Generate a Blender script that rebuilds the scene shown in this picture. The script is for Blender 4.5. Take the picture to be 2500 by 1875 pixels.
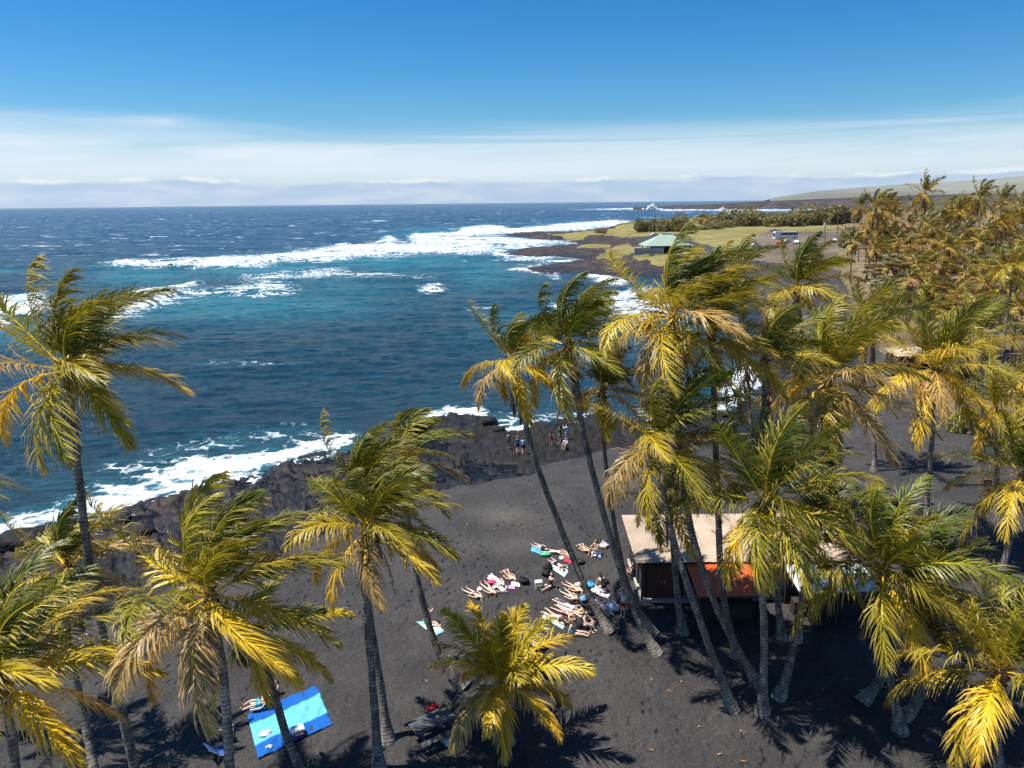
import bpy, math, random
import numpy as np
from mathutils import Vector, Matrix

for o in list(bpy.data.objects):
    bpy.data.objects.remove(o, do_unlink=True)
SC = bpy.context.scene
COL = SC.collection

# ------------------------------------------------------------------ camera
FPX = 1785.0
CAMZ = 24.0
PITCH = math.radians(13.95)
ROLL = math.radians(0.61)
_f = np.array([0, math.cos(PITCH), -math.sin(PITCH)])
_r0 = np.array([1.0, 0, 0]); _u0 = np.array([0, math.sin(PITCH), math.cos(PITCH)])
_r = math.cos(ROLL) * _r0 - math.sin(ROLL) * _u0
_u = math.sin(ROLL) * _r0 + math.cos(ROLL) * _u0
cam = bpy.data.cameras.new('camera')
cam.sensor_width = 36.0
cam.lens = FPX / 2500.0 * 36.0
cam.clip_start = 0.5
cam.clip_end = 120000
camo = bpy.data.objects.new('camera', cam)
COL.objects.link(camo)
camo.matrix_world = Matrix(((_r[0], _u[0], -_f[0], 0), (_r[1], _u[1], -_f[1], 0),
                            (_r[2], _u[2], -_f[2], CAMZ), (0, 0, 0, 1)))
SC.camera = camo

# ------------------------------------------------------------------ sun, sky
SUN_EL = math.radians(67)
sx, sy = -0.98, 0.14
SDIR = Vector((sx * math.cos(SUN_EL), sy * math.cos(SUN_EL), math.sin(SUN_EL))).normalized()
sl = bpy.data.lights.new('sun', 'SUN')
sl.energy = 5.0
sl.angle = math.radians(0.53)
sl.color = (1.0, 0.955, 0.88)
so = bpy.data.objects.new('sun', sl)
so.rotation_euler = SDIR.to_track_quat('Z', 'Y').to_euler()
COL.objects.link(so)
SC.view_settings.view_transform = 'Standard'
SC.view_settings.look = 'None'
SC.view_settings.exposure = 0.62
SC.view_settings.gamma = 1.0
SC.view_settings.use_curve_mapping = False

cy = SC.cycles
cy.max_bounces = 5; cy.diffuse_bounces = 2; cy.glossy_bounces = 2; cy.transmission_bounces = 3; cy.volume_bounces = 0
cy.caustics_reflective = False; cy.caustics_refractive = False

W = bpy.data.worlds.new('World')
SC.world = W
W.use_nodes = True


class NT:
    """tiny node-tree helper"""
    def __init__(s, tree):
        s.t = tree; s.n = tree.nodes; s.l = tree.links

    def node(s, typ, **kw):
        n = s.n.new(typ)
        for k, v in kw.items():
            setattr(n, k, v)
        return n

    def put(s, sock, v):
        if isinstance(v, bpy.types.NodeSocket):
            s.l.new(v, sock)
        elif isinstance(v, (tuple, list)) and len(v) == 3 and sock.type == 'RGBA':
            sock.default_value = (*v, 1)
        else:
            sock.default_value = v

    def math(s, op, a, b=None, c=None, clamp=False):
        n = s.node('ShaderNodeMath', operation=op); n.use_clamp = clamp
        s.put(n.inputs[0], a)
        if b is not None: s.put(n.inputs[1], b)
        if c is not None: s.put(n.inputs[2], c)
        return n.outputs[0]

    def ss(s, v, a, b):
        n = s.node('ShaderNodeMapRange'); n.interpolation_type = 'SMOOTHSTEP'
        s.put(n.inputs[0], v); n.inputs[1].default_value = a; n.inputs[2].default_value = b
        n.inputs[3].default_value = 0; n.inputs[4].default_value = 1
        return n.outputs[0]

    def mix(s, f, a, b, blend='MIX'):
        n = s.node('ShaderNodeMix', data_type='RGBA', blend_type=blend)
        s.put(n.inputs[0], f); s.put(n.inputs[6], a); s.put(n.inputs[7], b)
        return n.outputs[2]

    def vscale(s, v, sc):
        n = s.node('ShaderNodeMapping')
        s.put(n.inputs[0], v); n.inputs[3].default_value = sc
        return n.outputs[0]

    def noise(s, vec, scale, detail=4, rough=0.55, dist=0.0):
        n = s.node('ShaderNodeTexNoise')
        s.put(n.inputs['Vector'], vec); n.inputs['Scale'].default_value = scale
        n.inputs['Detail'].default_value = detail; n.inputs['Roughness'].default_value = rough
        n.inputs['Distortion'].default_value = dist
        return n.outputs[0]

    def bump(s, h, strength, dist, normal=None):
        n = s.node('ShaderNodeBump')
        n.inputs['Strength'].default_value = strength; n.inputs['Distance'].default_value = dist
        s.put(n.inputs['Height'], h)
        if normal is not None: s.put(n.inputs['Normal'], normal)
        return n.outputs[0]


w = NT(W.node_tree)
w.n.clear()
sky = w.node('ShaderNodeTexSky', sky_type='NISHITA')
sky.sun_disc = False
sky.sun_elevation = SUN_EL
sky.sun_rotation = math.atan2(sx, sy)
sky.altitude = 0
sky.air_density = 1.0
sky.dust_density = 0.3
sky.ozone_density = 2.2
tc = w.node('ShaderNodeTexCoord')
sep = w.node('ShaderNodeSeparateXYZ')
w.put(sep.inputs[0], tc.outputs['Generated'])
elev = w.math('MULTIPLY', w.math('ARCSINE', sep.outputs[2]), 57.2958)
azim = w.math('MULTIPLY', w.math('ARCTAN2', sep.outputs[0], sep.outputs[1]), 57.2958)
comb = w.node('ShaderNodeCombineXYZ')
w.put(comb.inputs[0], azim); w.put(comb.inputs[1], elev)
av = comb.outputs[0]
# deeper, more saturated blue as seen by the camera sensor
hs = w.node('ShaderNodeHueSaturation')
hs.inputs['Saturation'].default_value = 1.45
hs.inputs['Value'].default_value = 1.0
hs.inputs['Hue'].default_value = 0.5
w.put(hs.inputs['Color'], sky.outputs[0])
tint = w.mix(1.0, hs.outputs[0], (0.62, 0.92, 1.12), 'MULTIPLY')
# zenithward darkening of clear sky (polarised deep blue)
dk = w.ss(elev, 2.0, 16.0)
skyc = w.mix(dk, tint, w.mix(1.0, tint, (0.46, 0.97, 1.0), 'MULTIPLY'))
# cirrus sheet
n1 = w.noise(w.vscale(av, (0.028, 0.55, 1)), 1.0, 6, 0.62, 0.9)
n2 = w.noise(w.vscale(av, (0.010, 0.05, 1)), 1.0, 3, 0.5)
edge = w.math('ADD', 5.3, w.math('MULTIPLY', w.math('SUBTRACT', n2, 0.5), 4.0))
d_top = w.math('SUBTRACT', edge, elev)
band = w.math('MULTIPLY', w.ss(w.math('ADD', d_top, w.math('MULTIPLY', w.math('SUBTRACT', n1, 0.5), 4.2)), -1.3, 2.4), w.ss(elev, -1.5, 2.6))
cir = w.math('MULTIPLY', band, w.math('ADD', 0.28, w.math('MULTIPLY', n1, 1.0)), clamp=True)
skyc = w.mix(cir, skyc, (8.3, 8.9, 9.6))
# low trade-wind bank near the horizon
nb = w.noise(w.vscale(av, (0.10, 0.0, 1)), 1.0, 6, 0.62)
bank_top = w.math('ADD', 0.7, w.math('MULTIPLY', nb, 1.8))
inb = w.ss(w.math('SUBTRACT', bank_top, elev), -0.03, 0.22)
bank_n = w.noise(w.vscale(av, (0.18, 0.9, 1)), 1.0, 5, 0.6)
bank_c = w.mix(w.ss(bank_n, 0.42, 0.68), (4.0, 5.7, 7.8), (6.6, 7.6, 8.7))
skyc = w.mix(w.math('MULTIPLY', inb, 0.88), skyc, bank_c)
# bright cumulus heads on the bank
nh = w.noise(w.vscale(av, (0.16, 0.5, 1)), 1.0, 6, 0.65)
ntop = w.math('SUBTRACT', 1.0, w.math('ABSOLUTE', w.math('DIVIDE', w.math('SUBTRACT', elev, w.math('ADD', bank_top, 0.10)), 0.22)), clamp=True)
heads = w.math('MULTIPLY', ntop, w.ss(nh, 0.50, 0.60))
skyc = w.mix(w.ss(heads, 0.1, 0.5), skyc, (8.6, 8.9, 9.1))
bg = w.node('ShaderNodeBackground')
w.put(bg.inputs[0], skyc)
bg.inputs[1].default_value = 0.070
wo = w.node('ShaderNodeOutputWorld')
w.l.new(bg.outputs[0], wo.inputs[0])


# ------------------------------------------------------------------ numpy helpers
def ray(px, py):
    x = (px - 1250.0) / FPX; y = -(py - 937.5) / FPX
    return _f + x * _r + y * _u


def project(P):
    d = P - np.array([0, 0, CAMZ])
    z = d @ _f
    return 1250 + FPX * (d @ _r) / z, 937.5 - FPX * (d @ _u) / z, z


def on_plane(px, py, z):
    d = ray(px, py)
    t = (z - CAMZ) / d[2]
    return np.array([d[0] * t, d[1] * t, z])


def at_y(px, py, Y):
    d = ray(px, py)
    t = Y / d[1]
    return np.array([d[0] * t, Y, CAMZ + d[2] * t])


def sstep(x, a, b):
    t = np.clip((x - a) / (b - a), 0, 1)
    return t * t * (3 - 2 * t)


def _h(ix, iy, s):
    v = np.sin(ix * 127.1 + iy * 311.7 + s * 74.7) * 43758.5453
    return v - np.floor(v)


def vnoise(x, y, s=0):
    ix = np.floor(x); iy = np.floor(y)
    fx = x - ix; fy = y - iy
    fx = fx * fx * (3 - 2 * fx); fy = fy * fy * (3 - 2 * fy)
    a = _h(ix, iy, s); b = _h(ix + 1, iy, s); c = _h(ix, iy + 1, s); d = _h(ix + 1, iy + 1, s)
    return (a + (b - a) * fx) * (1 - fy) + (c + (d - c) * fx) * fy


def fbm(x, y, o=5, s=0, r=0.5):
    t = 0; a = 1; n = 0
    for i in range(o):
        t = t + a * vnoise(x, y, s + i * 3.1); n += a
        x = x * 2.03 + 11.3; y = y * 2.03 - 7.7; a *= r
    return t / n


def cells(x, y, s=0):
    """worley: distance to nearest (f1) and second (f2) point plus id value"""
    ix = np.floor(x); iy = np.floor(y)
    f1 = np.full(x.shape, 9.0); f2 = np.full(x.shape, 9.0); cid = np.zeros(x.shape)
    for dx in (-1, 0, 1):
        for dy in (-1, 0, 1):
            cx = ix + dx; cy = iy + dy
            qx = cx + _h(cx, cy, s); qy = cy + _h(cx, cy, s + 5)
            d = np.hypot(x - qx, y - qy)
            new = d < f1
            f2 = np.where(new, f1, np.minimum(f2, d))
            cid = np.where(new, _h(cx, cy, s + 9), cid)
            f1 = np.where(new, d, f1)
    return f1, f2, cid


def inpoly(px, py, poly):
    c = np.zeros(px.shape, bool)
    n = len(poly); j = n - 1
    for i in range(n):
        xi, yi = poly[i]; xj, yj = poly[j]
        if yi != yj:
            c ^= ((yi > py) != (yj > py)) & (px < (xj - xi) * (py - yi) / (yj - yi) + xi)
        j = i
    return c


def seg_dist(px, py, pts, closed=False):
    best = np.full(px.shape, 1e9)
    n = len(pts)
    for i in range(n if closed else n - 1):
        ax, ay = pts[i]; bx, by = pts[(i + 1) % n]
        vx, vy = bx - ax, by - ay
        L = vx * vx + vy * vy + 1e-12
        t = np.clip(((px - ax) * vx + (py - ay) * vy) / L, 0, 1)
        best = np.minimum(best, np.hypot(px - ax - t * vx, py - ay - t * vy))
    return best


# ------------------------------------------------------------------ object helpers
def mesh_obj(name, V, F, mat, parent=None, col=None, smooth=False, uv=None):
    me = bpy.data.meshes.new(name)
    V = np.asarray(V, dtype=np.float32)
    if isinstance(F, np.ndarray):
        nf, k = F.shape
        me.vertices.add(len(V)); me.vertices.foreach_set('co', V.ravel())
        me.loops.add(nf * k); me.loops.foreach_set('vertex_index', F.astype(np.int32).ravel())
        me.polygons.add(nf)
        me.polygons.foreach_set('loop_start', np.arange(0, nf * k, k, dtype=np.int32))
        me.update(calc_edges=True)
    else:
        me.from_pydata([tuple(v) for v in V.tolist()], [], F)
        me.update()
    if col is not None:
        ca = me.color_attributes.new('Col', 'FLOAT_COLOR', 'POINT')
        c = np.ones((len(V), 4), np.float32); c[:, :3] = np.asarray(col)[:, :3]
        ca.data.foreach_set('color', c.ravel())
    me.polygons.foreach_set('use_smooth', np.full(len(me.polygons), smooth, dtype=bool))
    if isinstance(mat, (list, tuple)):
        for m in mat: me.materials.append(m)
    elif mat is not None:
        me.materials.append(mat)
    o = bpy.data.objects.new(name, me)
    COL.objects.link(o)
    if parent is not None:
        o.parent = parent
    return o


def empty(name, loc=(0, 0, 0), rz=0.0):
    o = bpy.data.objects.new(name, None)
    o.empty_display_size = 0.3
    o.location = [float(a) for a in loc]; o.rotation_euler = (0, 0, rz)
    COL.objects.link(o)
    return o


def tag(o, label=None, cat=None, group=None, kind=None):
    if label: o['label'] = label
    if cat: o['category'] = cat
    if group: o['group'] = group
    if kind: o['kind'] = kind
    return o


class MB:
    """mesh collector"""
    def __init__(s):
        s.v = []; s.f = []; s.c = []

    def add(s, V, F, c=(1, 1, 1)):
        b = len(s.v)
        s.v += [tuple(map(float, p)) for p in V]
        s.f += [tuple(i + b for i in f) for f in F]
        s.c += [c] * len(V)
        return s

    def box(s, x0, x1, y0, y1, z0, z1, c=(1, 1, 1), M=None):
        V = [(x, y, z) for z in (z0, z1) for y in (y0, y1) for x in (x0, x1)]
        F = [(0, 2, 3, 1), (4, 5, 7, 6), (0, 1, 5, 4), (2, 6, 7, 3), (0, 4, 6, 2), (1, 3, 7, 5)]
        if M is not None: V = [tuple(M @ Vector(p)) for p in V]
        return s.add(V, F, c)

    def tube(s, pts, rad, n=8, c=(1, 1, 1), cap=True):
        pts = np.asarray(pts, float)
        if np.isscalar(rad): rad = [rad] * len(pts)
        T = np.gradient(pts, axis=0)
        V = []; F = []
        ref = np.array([0.31, 0.17, 0.93])
        for i, p in enumerate(pts):
            t = T[i] / (np.linalg.norm(T[i]) + 1e-9)
            a = np.cross(t, ref)
            if np.linalg.norm(a) < 0.1: a = np.cross(t, (1, 0, 0))
            a /= np.linalg.norm(a); b = np.cross(t, a)
            for k in range(n):
                an = 2 * math.pi * k / n
                V.append(p + rad[i] * (math.cos(an) * a + math.sin(an) * b))
        for i in range(len(pts) - 1):
            for k in range(n):
                F.append((i * n + k, i * n + (k + 1) % n, (i + 1) * n + (k + 1) % n, (i + 1) * n + k))
        if cap:
            F.append(tuple(range(n))[::-1]); F.append(tuple((len(pts) - 1) * n + k for k in range(n)))
        return s.add(V, F, c)

    def ell(s, ctr, rad, nu=10, nv=7, c=(1, 1, 1), M=None, fn=None):
        V = [(0, 0, -1)]
        for j in range(1, nv):
            th = math.pi * j / nv - math.pi / 2
            for i in range(nu):
                ph = 2 * math.pi * i / nu
                V.append((math.cos(th) * math.cos(ph), math.cos(th) * math.sin(ph), math.sin(th)))
        V.append((0, 0, 1))
        F = []
        for i in range(nu):
            F.append((0, 1 + (i + 1) % nu, 1 + i))
            for j in range(nv - 2):
                a = 1 + j * nu
                F.append((a + i, a + (i + 1) % nu, a + nu + (i + 1) % nu, a + nu + i))
            F.append((1 + (nv - 2) * nu + i, 1 + (nv - 2) * nu + (i + 1) % nu, len(V) - 1))
        out = []
        for p in V:
            k = fn(p) if fn else 1.0
            q = Vector((p[0] * rad[0] * k, p[1] * rad[1] * k, p[2] * rad[2] * k))
            if M is not None: q = M @ q
            out.append((q.x + ctr[0], q.y + ctr[1], q.z + ctr[2]))
        return s.add(out, F, c)

    def build(s, name, mat, parent=None, smooth=False, col=False):
        return mesh_obj(name, np.array(s.v), s.f, mat, parent, np.array(s.c) if col else None, smooth)


# ------------------------------------------------------------------ materials
MATS = {}


def newmat(name):
    m = bpy.data.materials.new(name); m.use_nodes = True
    t = NT(m.node_tree); t.n.clear()
    out = t.node('ShaderNodeOutputMaterial')
    return m, t, out


def bsdf(t, col, rough=0.6, spec=0.3, normal=None, metal=0.0):
    b = t.node('ShaderNodeBsdfPrincipled')
    t.put(b.inputs['Base Color'], col); t.put(b.inputs['Roughness'], rough)
    t.put(b.inputs['Specular IOR Level'], spec); t.put(b.inputs['Metallic'], metal)
    if normal is not None: t.put(b.inputs['Normal'], normal)
    return b


def simple(name, c, rough=0.7, spec=0.25, var=0.25, scale=6.0, bump=0.15, attr=False, metal=0.0):
    if name in MATS: return MATS[name]
    m, t, out = newmat(name)
    g = t.node('ShaderNodeTexCoord')
    n = t.noise(g.outputs['Object'], scale, 5, 0.6)
    base = c
    if attr:
        a = t.node('ShaderNodeVertexColor'); a.layer_name = 'Col'
        base = a.outputs[0]
    k = t.math('ADD', 1.0 - var, t.math('MULTIPLY', n, 2 * var))
    oi = t.node('ShaderNodeObjectInfo')
    k = t.math('MULTIPLY', k, t.math('ADD', .88, t.math('MULTIPLY', oi.outputs['Random'], .24)))
    cc = t.mix(1.0, base, t.mix(0.0, (1, 1, 1), (1, 1, 1)), 'MULTIPLY')
    vm = t.node('ShaderNodeVectorMath', operation='SCALE')
    t.put(vm.inputs[0], cc); t.put(vm.inputs['Scale'], k)
    nb = t.noise(g.outputs['Object'], scale * 5, 3, 0.6)
    b = bsdf(t, vm.outputs[0], rough, spec, t.bump(nb, bump, 0.02), metal)
    t.l.new(b.outputs[0], out.inputs[0])
    MATS[name] = m
    return m


def leaf_mat(name, trans=0.24, gloss=0.30):
    m, t, out = newmat(name)
    a = t.node('ShaderNodeVertexColor'); a.layer_name = 'Col'
    oi = t.node('ShaderNodeObjectInfo')
    k = t.math('ADD', 0.8, t.math('MULTIPLY', oi.outputs['Random'], 0.4))
    vm = t.node('ShaderNodeVectorMath', operation='SCALE')
    t.put(vm.inputs[0], a.outputs[0]); t.put(vm.inputs['Scale'], k)
    b = bsdf(t, vm.outputs[0], 0.42, gloss)
    tr = t.node('ShaderNodeBsdfTranslucent')
    warm = t.mix(1.0, vm.outputs[0], (1.5, 1.25, 0.6), 'MULTIPLY')
    t.put(tr.inputs[0], warm)
    mx = t.node('ShaderNodeMixShader'); mx.inputs[0].default_value = trans
    t.l.new(b.outputs[0], mx.inputs[1]); t.l.new(tr.outputs[0], mx.inputs[2])
    t.l.new(mx.outputs[0], out.inputs[0])
    return m


M_LEAF = leaf_mat('palm_leaf')
M_BUSH = leaf_mat('bush_leaf', 0.3, 0.2)
M_TRUNK = None


def trunk_mat():
    m, t, out = newmat('palm_trunk')
    a = t.node('ShaderNodeVertexColor'); a.layer_name = 'Col'
    g = t.node('ShaderNodeTexCoord')
    n = t.noise(t.vscale(g.outputs['Object'], (1, 1, 0.6)), 3.5, 6, 0.65)
    n2 = t.noise(t.vscale(g.outputs['Object'], (6, 6, 1.2)), 3.0, 4, 0.6)
    c = t.mix(t.ss(n, 0.35, 0.7), (0.105, 0.09, 0.076), (0.31, 0.275, 0.23))
    c = t.mix(t.ss(n2, 0.55, 0.75), c, (0.06, 0.052, 0.045))
    c = t.mix(1.0, c, a.outputs[0], 'MULTIPLY')
    b = bsdf(t, c, 0.9, 0.15, t.bump(n2, 0.5, 0.03))
    t.l.new(b.outputs[0], out.inputs[0])
    return m


M_TRUNK = trunk_mat()

# ------------------------------------------------------------------ terrain
# outline of the shore, surveyed on the photograph and laid on the sea plane
LAND_PX = [(-900, 1640), (-500, 1500), (-200, 1400), (0, 1333), (72, 1291), (193, 1267), (309, 1253), (410, 1217), (480, 1197),
           (560, 1182), (640, 1160), (708, 1130), (835, 1107), (900, 1086), (980, 1063), (1047, 1042), (1060, 1026),
           (1110, 1017), (1180, 1020), (1206, 1036), (1200, 1054), (1218, 1066), (1240, 1057), (1306, 1042), (1360, 1033),
           (1412, 1027), (1463, 1014), (1530, 1024), (1600, 1031), (1680, 1021), (1740, 1001), (1790, 986), (1828, 968),
           (1843, 946), (1862, 926), (1868, 890), (1852, 850), (1838, 815), (1812, 770), (1770, 735), (1700, 706),
           (1640, 684), (1560, 674), (1500, 673), (1430, 666), (1370, 665), (1340, 669), (1300, 662), (1293, 655),
           (1320, 649), (1370, 643), (1395, 636), (1412, 630), (1380, 628), (1340, 627), (1290, 626), (1250, 622),
           (1231, 617), (1245, 612), (1290, 606), (1350, 603), (1400, 599), (1418, 592), (1390, 589), (1340, 584),
           (1285, 582), (1262, 578), (1224, 573), (1270, 569), (1360, 568), (1430, 565), (1470, 557), (1530, 550),
           (1600, 545), (1750, 538), (1950, 533), (2100, 530), (2600, 523)]
land_w = [on_plane(x, y, 0.0)[:2] for x, y in LAND_PX]
land_w = [tuple(p) for p in land_w] + [(1200, 1200), (1500, -60), (-300, -60), (-90, 0), (-65, 20)]
# first shoreline vertex must join cleanly with the closing points
ROCK_PX = [(-900, 1800), (-400, 1650), (-200, 1575), (0, 1537), (255, 1517), (400, 1470), (560, 1420), (700, 1375), (850, 1300), (1000, 1245),
           (1056, 1216), (1130, 1192), (1180, 1187), (1220, 1167), (1300, 1152), (1400, 1100), (1450, 1083), (1530, 1075),
           (1620, 1065), (1700, 1048), (1770, 1018), (1775, 990), (1700, 900), (1000, 900), (0, 1100), (-900, 1300)]
HEADROCK_PX = [(1000, 690), (1350, 700), (1500, 690), (1640, 690), (1680, 690), (1700, 650), (1690, 625), (1660, 612), (1560, 610), (1520, 560), (1100, 540)]
GRASS_PX = [[(1350, 575), (1420, 571), (1500, 560), (1560, 554), (1700, 545), (1800, 540), (1900, 540), (2010, 545), (2060, 575), (1990, 588), (1960, 586),
             (1880, 578), (1862, 596), (1840, 618), (1760, 625), (1700, 606), (1660, 588), (1560, 584), (1500, 581), (1440, 578), (1400, 584)],
            [(1407, 607), (1467, 599), (1491, 602), (1480, 611), (1413, 611)],
            [(1449, 631), (1500, 609), (1505, 599), (1535, 598), (1540, 608), (1585, 606), (1578, 614), (1530, 620), (1526, 634), (1480, 638)],
            [(1545, 628), (1580, 628), (1585, 636), (1555, 640)], [(1575, 640), (1600, 625), (1660, 620), (1665, 645), (1600, 650)],
            [(2040, 650), (2100, 640), (2120, 700), (2080, 760), (2060, 720)]]
LOT_PX = [(1760, 640), (1840, 618), (1868, 588), (1960, 586), (2062, 583), (2052, 640), (2060, 690), (1960, 668), (1850, 655), (1720, 640)]
DRY_PX = [(2062, 585), (2050, 640), (2068, 720), (2110, 820), (2180, 900), (2240, 960), (2290, 1006), (2340, 1036), (2400, 1060),
          (2600, 1130), (3600, 1300), (3600, 440), (2062, 480)]


def hgt(x, y, full=False):
    x = np.asarray(x, float); y = np.asarray(y, float)
    # signed distance to shore (land positive), domain-warped so that the edge is ragged
    wx = x + (fbm(x * .25, y * .25, 4, 3) - .5) * (2.2 + y * .012)
    wy = y + (fbm(x * .25, y * .25, 4, 8) - .5) * (2.2 + y * .012)
    d = seg_dist(wx, wy, land_w[:len(LAND_PX)])
    ins = inpoly(wx, wy, land_w)
    sd = np.where(ins, d, -d)
    P = np.stack([x, y, np.full(x.shape, 1.0)], -1)
    px, py, _ = project(P)
    jx = px + (fbm(x * .3, y * .3, 4, 21) - .5) * 70; jy = py + (fbm(x * .3, y * .3, 4, 25) - .5) * 45
    rock = inpoly(jx, jy, ROCK_PX) & (y < 130)
    fx = px + (fbm(x * .05, y * .05, 4, 31) - .5) * 40; fy = py + (fbm(x * .05, y * .05, 4, 35) - .5) * 9
    head = inpoly(fx, fy, HEADROCK_PX) & (y > 150)
    grass = np.zeros(x.shape, bool)
    for g in GRASS_PX: grass |= inpoly(fx, fy, g)
    grass &= (y > 120) & (sd > 3)
    dry = inpoly(px + (fbm(x * .2, y * .2, 3, 41) - .5) * 30, py, DRY_PX)
    zl = 2.0 + 4.0 * sstep(x, 55, 125) * sstep(y, 80, 180)
    zl = zl + 0.9 * dry * sstep(x, 5, 30)
    ramp = sstep(sd, -2, 24)
    h = -1.2 + (zl + 1.2) * ramp
    h = h + (fbm(x * .12, y * .12, 4, 51) - .5) * .5 * sstep(sd, 4, 30) + (fbm(x * 1.4, y * 1.4, 3, 55) - .5) * .09
    # near lava shelf: tilted blocks, cracks and pools
    big = fbm(x * .13, y * .13, 3, 61)
    f1, f2, cid = cells(x * .42 + fbm(x * .5, y * .5, 3, 63) * 1.3, y * .55, 4)
    g1, g2, cid2 = cells(x * 1.3, y * 1.5 + fbm(x, y, 2, 66), 14)
    crack = sstep(f2 - f1, 0.0, 0.16); crack2 = sstep(g2 - g1, 0, .2)
    right = sstep(px, 900, 1150)
    rh = (.16 - .02 * right) + (big - .5) * (1.0 + .1 * right) + (cid - .5) * (.34 + .1 * right) + .12 * cid2 + .14 * right
    rh = rh - .34 * (1 - crack) * sstep(rh, -.2, .2) - .16 * (1 - crack2)
    rh = rh + (fbm(x * 1.7, y * 1.3, 3, 68, .55) - .5) * .34
    rh = rh + .25 * sstep(sd, 10, 22)
    rh = np.where(sd < 0, np.minimum(rh, 0.25) - np.clip(-sd * .22, 0, 2.2), rh)
    rb = rock & (sd > -6)
    # the low rock islet
    isl = np.exp(-(((px - 1125) / 62) ** 2 + ((py - 1042) / 17) ** 2) ** 2)
    rh = rh + .35 * isl * right
    h = np.where(rb, rh, h)
    # headland lava
    hc1, hc2, hid = cells(x * .16, y * .10, 77)
    hr = .25 + 1.5 * sstep(sd, 0, 20) + (fbm(x * .11, y * .07, 5, 71) - .5) * 2.4 + (hid - .5) * .5 - .4 * (1 - sstep(hc2 - hc1, 0, .15))
    hr = np.where(sd < 0, hr - np.clip(-sd * .3, 0, 4), hr)
    h = np.where(head & (sd > -9), hr, h)
    h = np.where(sd < -9, -2.5, h)
    if not full: return h
    cls = np.zeros(x.shape, int)           # 0 sand 1 near rock 2 headland rock 3 grass 4 dry ground
    cls[rb] = 1; cls[head] = 2
    cls[(cls == 0) & inpoly(fx, fy, LOT_PX)] = 5
    cls[grass] = 3; cls[dry] = 4
    return h, sd, cls, px, py


def gz(x, y):
    return float(hgt(np.array([x]), np.array([y]))[0])


def G(px, py, dz=0.0):
    """point of the ground seen at a photo pixel"""
    z = 2.0
    for _ in range(4):
        p = on_plane(px, py, z)
        z = 0.5 * z + 0.5 * max(gz(p[0], p[1]), 0.0)
    p = on_plane(px, py, z)
    p[2] = max(gz(p[0], p[1]), 0.0) + dz
    return p


def polar_grid(nr, na, r0, r1, a0, a1):
    r = r0 * (r1 / r0) ** (np.arange(nr) / (nr - 1.0))
    a = np.radians(np.linspace(a0, a1, na))
    R, A = np.meshgrid(r, a, indexing='ij')
    return R * np.sin(A), R * np.cos(A)


def grid_faces(nr, na):
    i = np.arange(nr - 1)[:, None] * na + np.arange(na - 1)[None, :]
    return np.stack([i, i + 1, i + na + 1, i + na], -1).reshape(-1, 4)


def sub_mesh(name, V, F, keep, mat, col):
    Fk = F[keep]
    idx = np.unique(Fk)
    mp = np.zeros(len(V), np.int64); mp[idx] = np.arange(len(idx))
    return mesh_obj(name, V[idx], mp[Fk], mat, None, col[idx], True)


def sand_mat():
    m, t, out = newmat('black_sand')
    g = t.node('ShaderNodeNewGeometry'); p = g.outputs['Position']
    a = t.node('ShaderNodeVertexColor'); a.layer_name = 'Col'
    sp = t.node('ShaderNodeSeparateColor'); t.put(sp.inputs[0], a.outputs[0])
    n = t.noise(p, 0.35, 5, 0.6); n2 = t.noise(p, 9.0, 4, 0.7); n3 = t.noise(p, 42, 2, .6)
    c = t.mix(t.ss(n, 0.3, 0.7), (0.043, 0.040, 0.039), (0.065, 0.060, 0.057))
    c = t.mix(t.ss(n2, 0.35, 0.75), t.mix(1.0, c, (.72, .72, .72), 'MULTIPLY'), t.mix(1.0, c, (1.25, 1.25, 1.25), 'MULTIPLY'))
    c = t.mix(t.math('MULTIPLY', sp.outputs[1], t.ss(n3, .35, .65)), c, (0.14, 0.125, 0.10))      # drift of paler grains
    vo = t.node('ShaderNodeTexVoronoi'); vo.inputs['Scale'].default_value = 3.2; t.put(vo.inputs['Vector'], p)
    speck = t.math('LESS_THAN', vo.outputs[0], 0.035)
    c = t.mix(t.math('MULTIPLY', speck, .8), c, (0.4, 0.37, 0.3))
    c = t.mix(sp.outputs[0], c, (0.018, 0.019, 0.022))                                            # wet
    rough = t.math('SUBTRACT', 0.95, t.math('MULTIPLY', sp.outputs[0], 0.62))
    foot = t.noise(p, 2.6, 3, 0.55)
    fv = t.node('ShaderNodeTexVoronoi', feature='SMOOTH_F1'); fv.inputs['Scale'].default_value = 1.9; t.put(fv.inputs['Vector'], t.vscale(p, (1, .75, 1)))
    prints = t.math('MULTIPLY', t.ss(fv.outputs[0], .0, .32), t.ss(t.noise(p, .16, 3, .6), .40, .58))
    bh = t.math('ADD', t.math('ADD', t.math('MULTIPLY', foot, 1.1), t.math('MULTIPLY', n2, 0.35)), t.math('MULTIPLY', prints, 1.0))
    dry = t.math('SUBTRACT', 1.0, t.math('MULTIPLY', sp.outputs[0], 0.8))
    bn = t.node('ShaderNodeBump'); bn.inputs['Distance'].default_value = 0.26
    t.put(bn.inputs['Strength'], t.math('MULTIPLY', dry, 1.0)); t.put(bn.inputs['Height'], bh)
    b = bsdf(t, c, rough, 0.35, bn.outputs[0])
    t.l.new(b.outputs[0], out.inputs[0])
    return m


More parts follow.
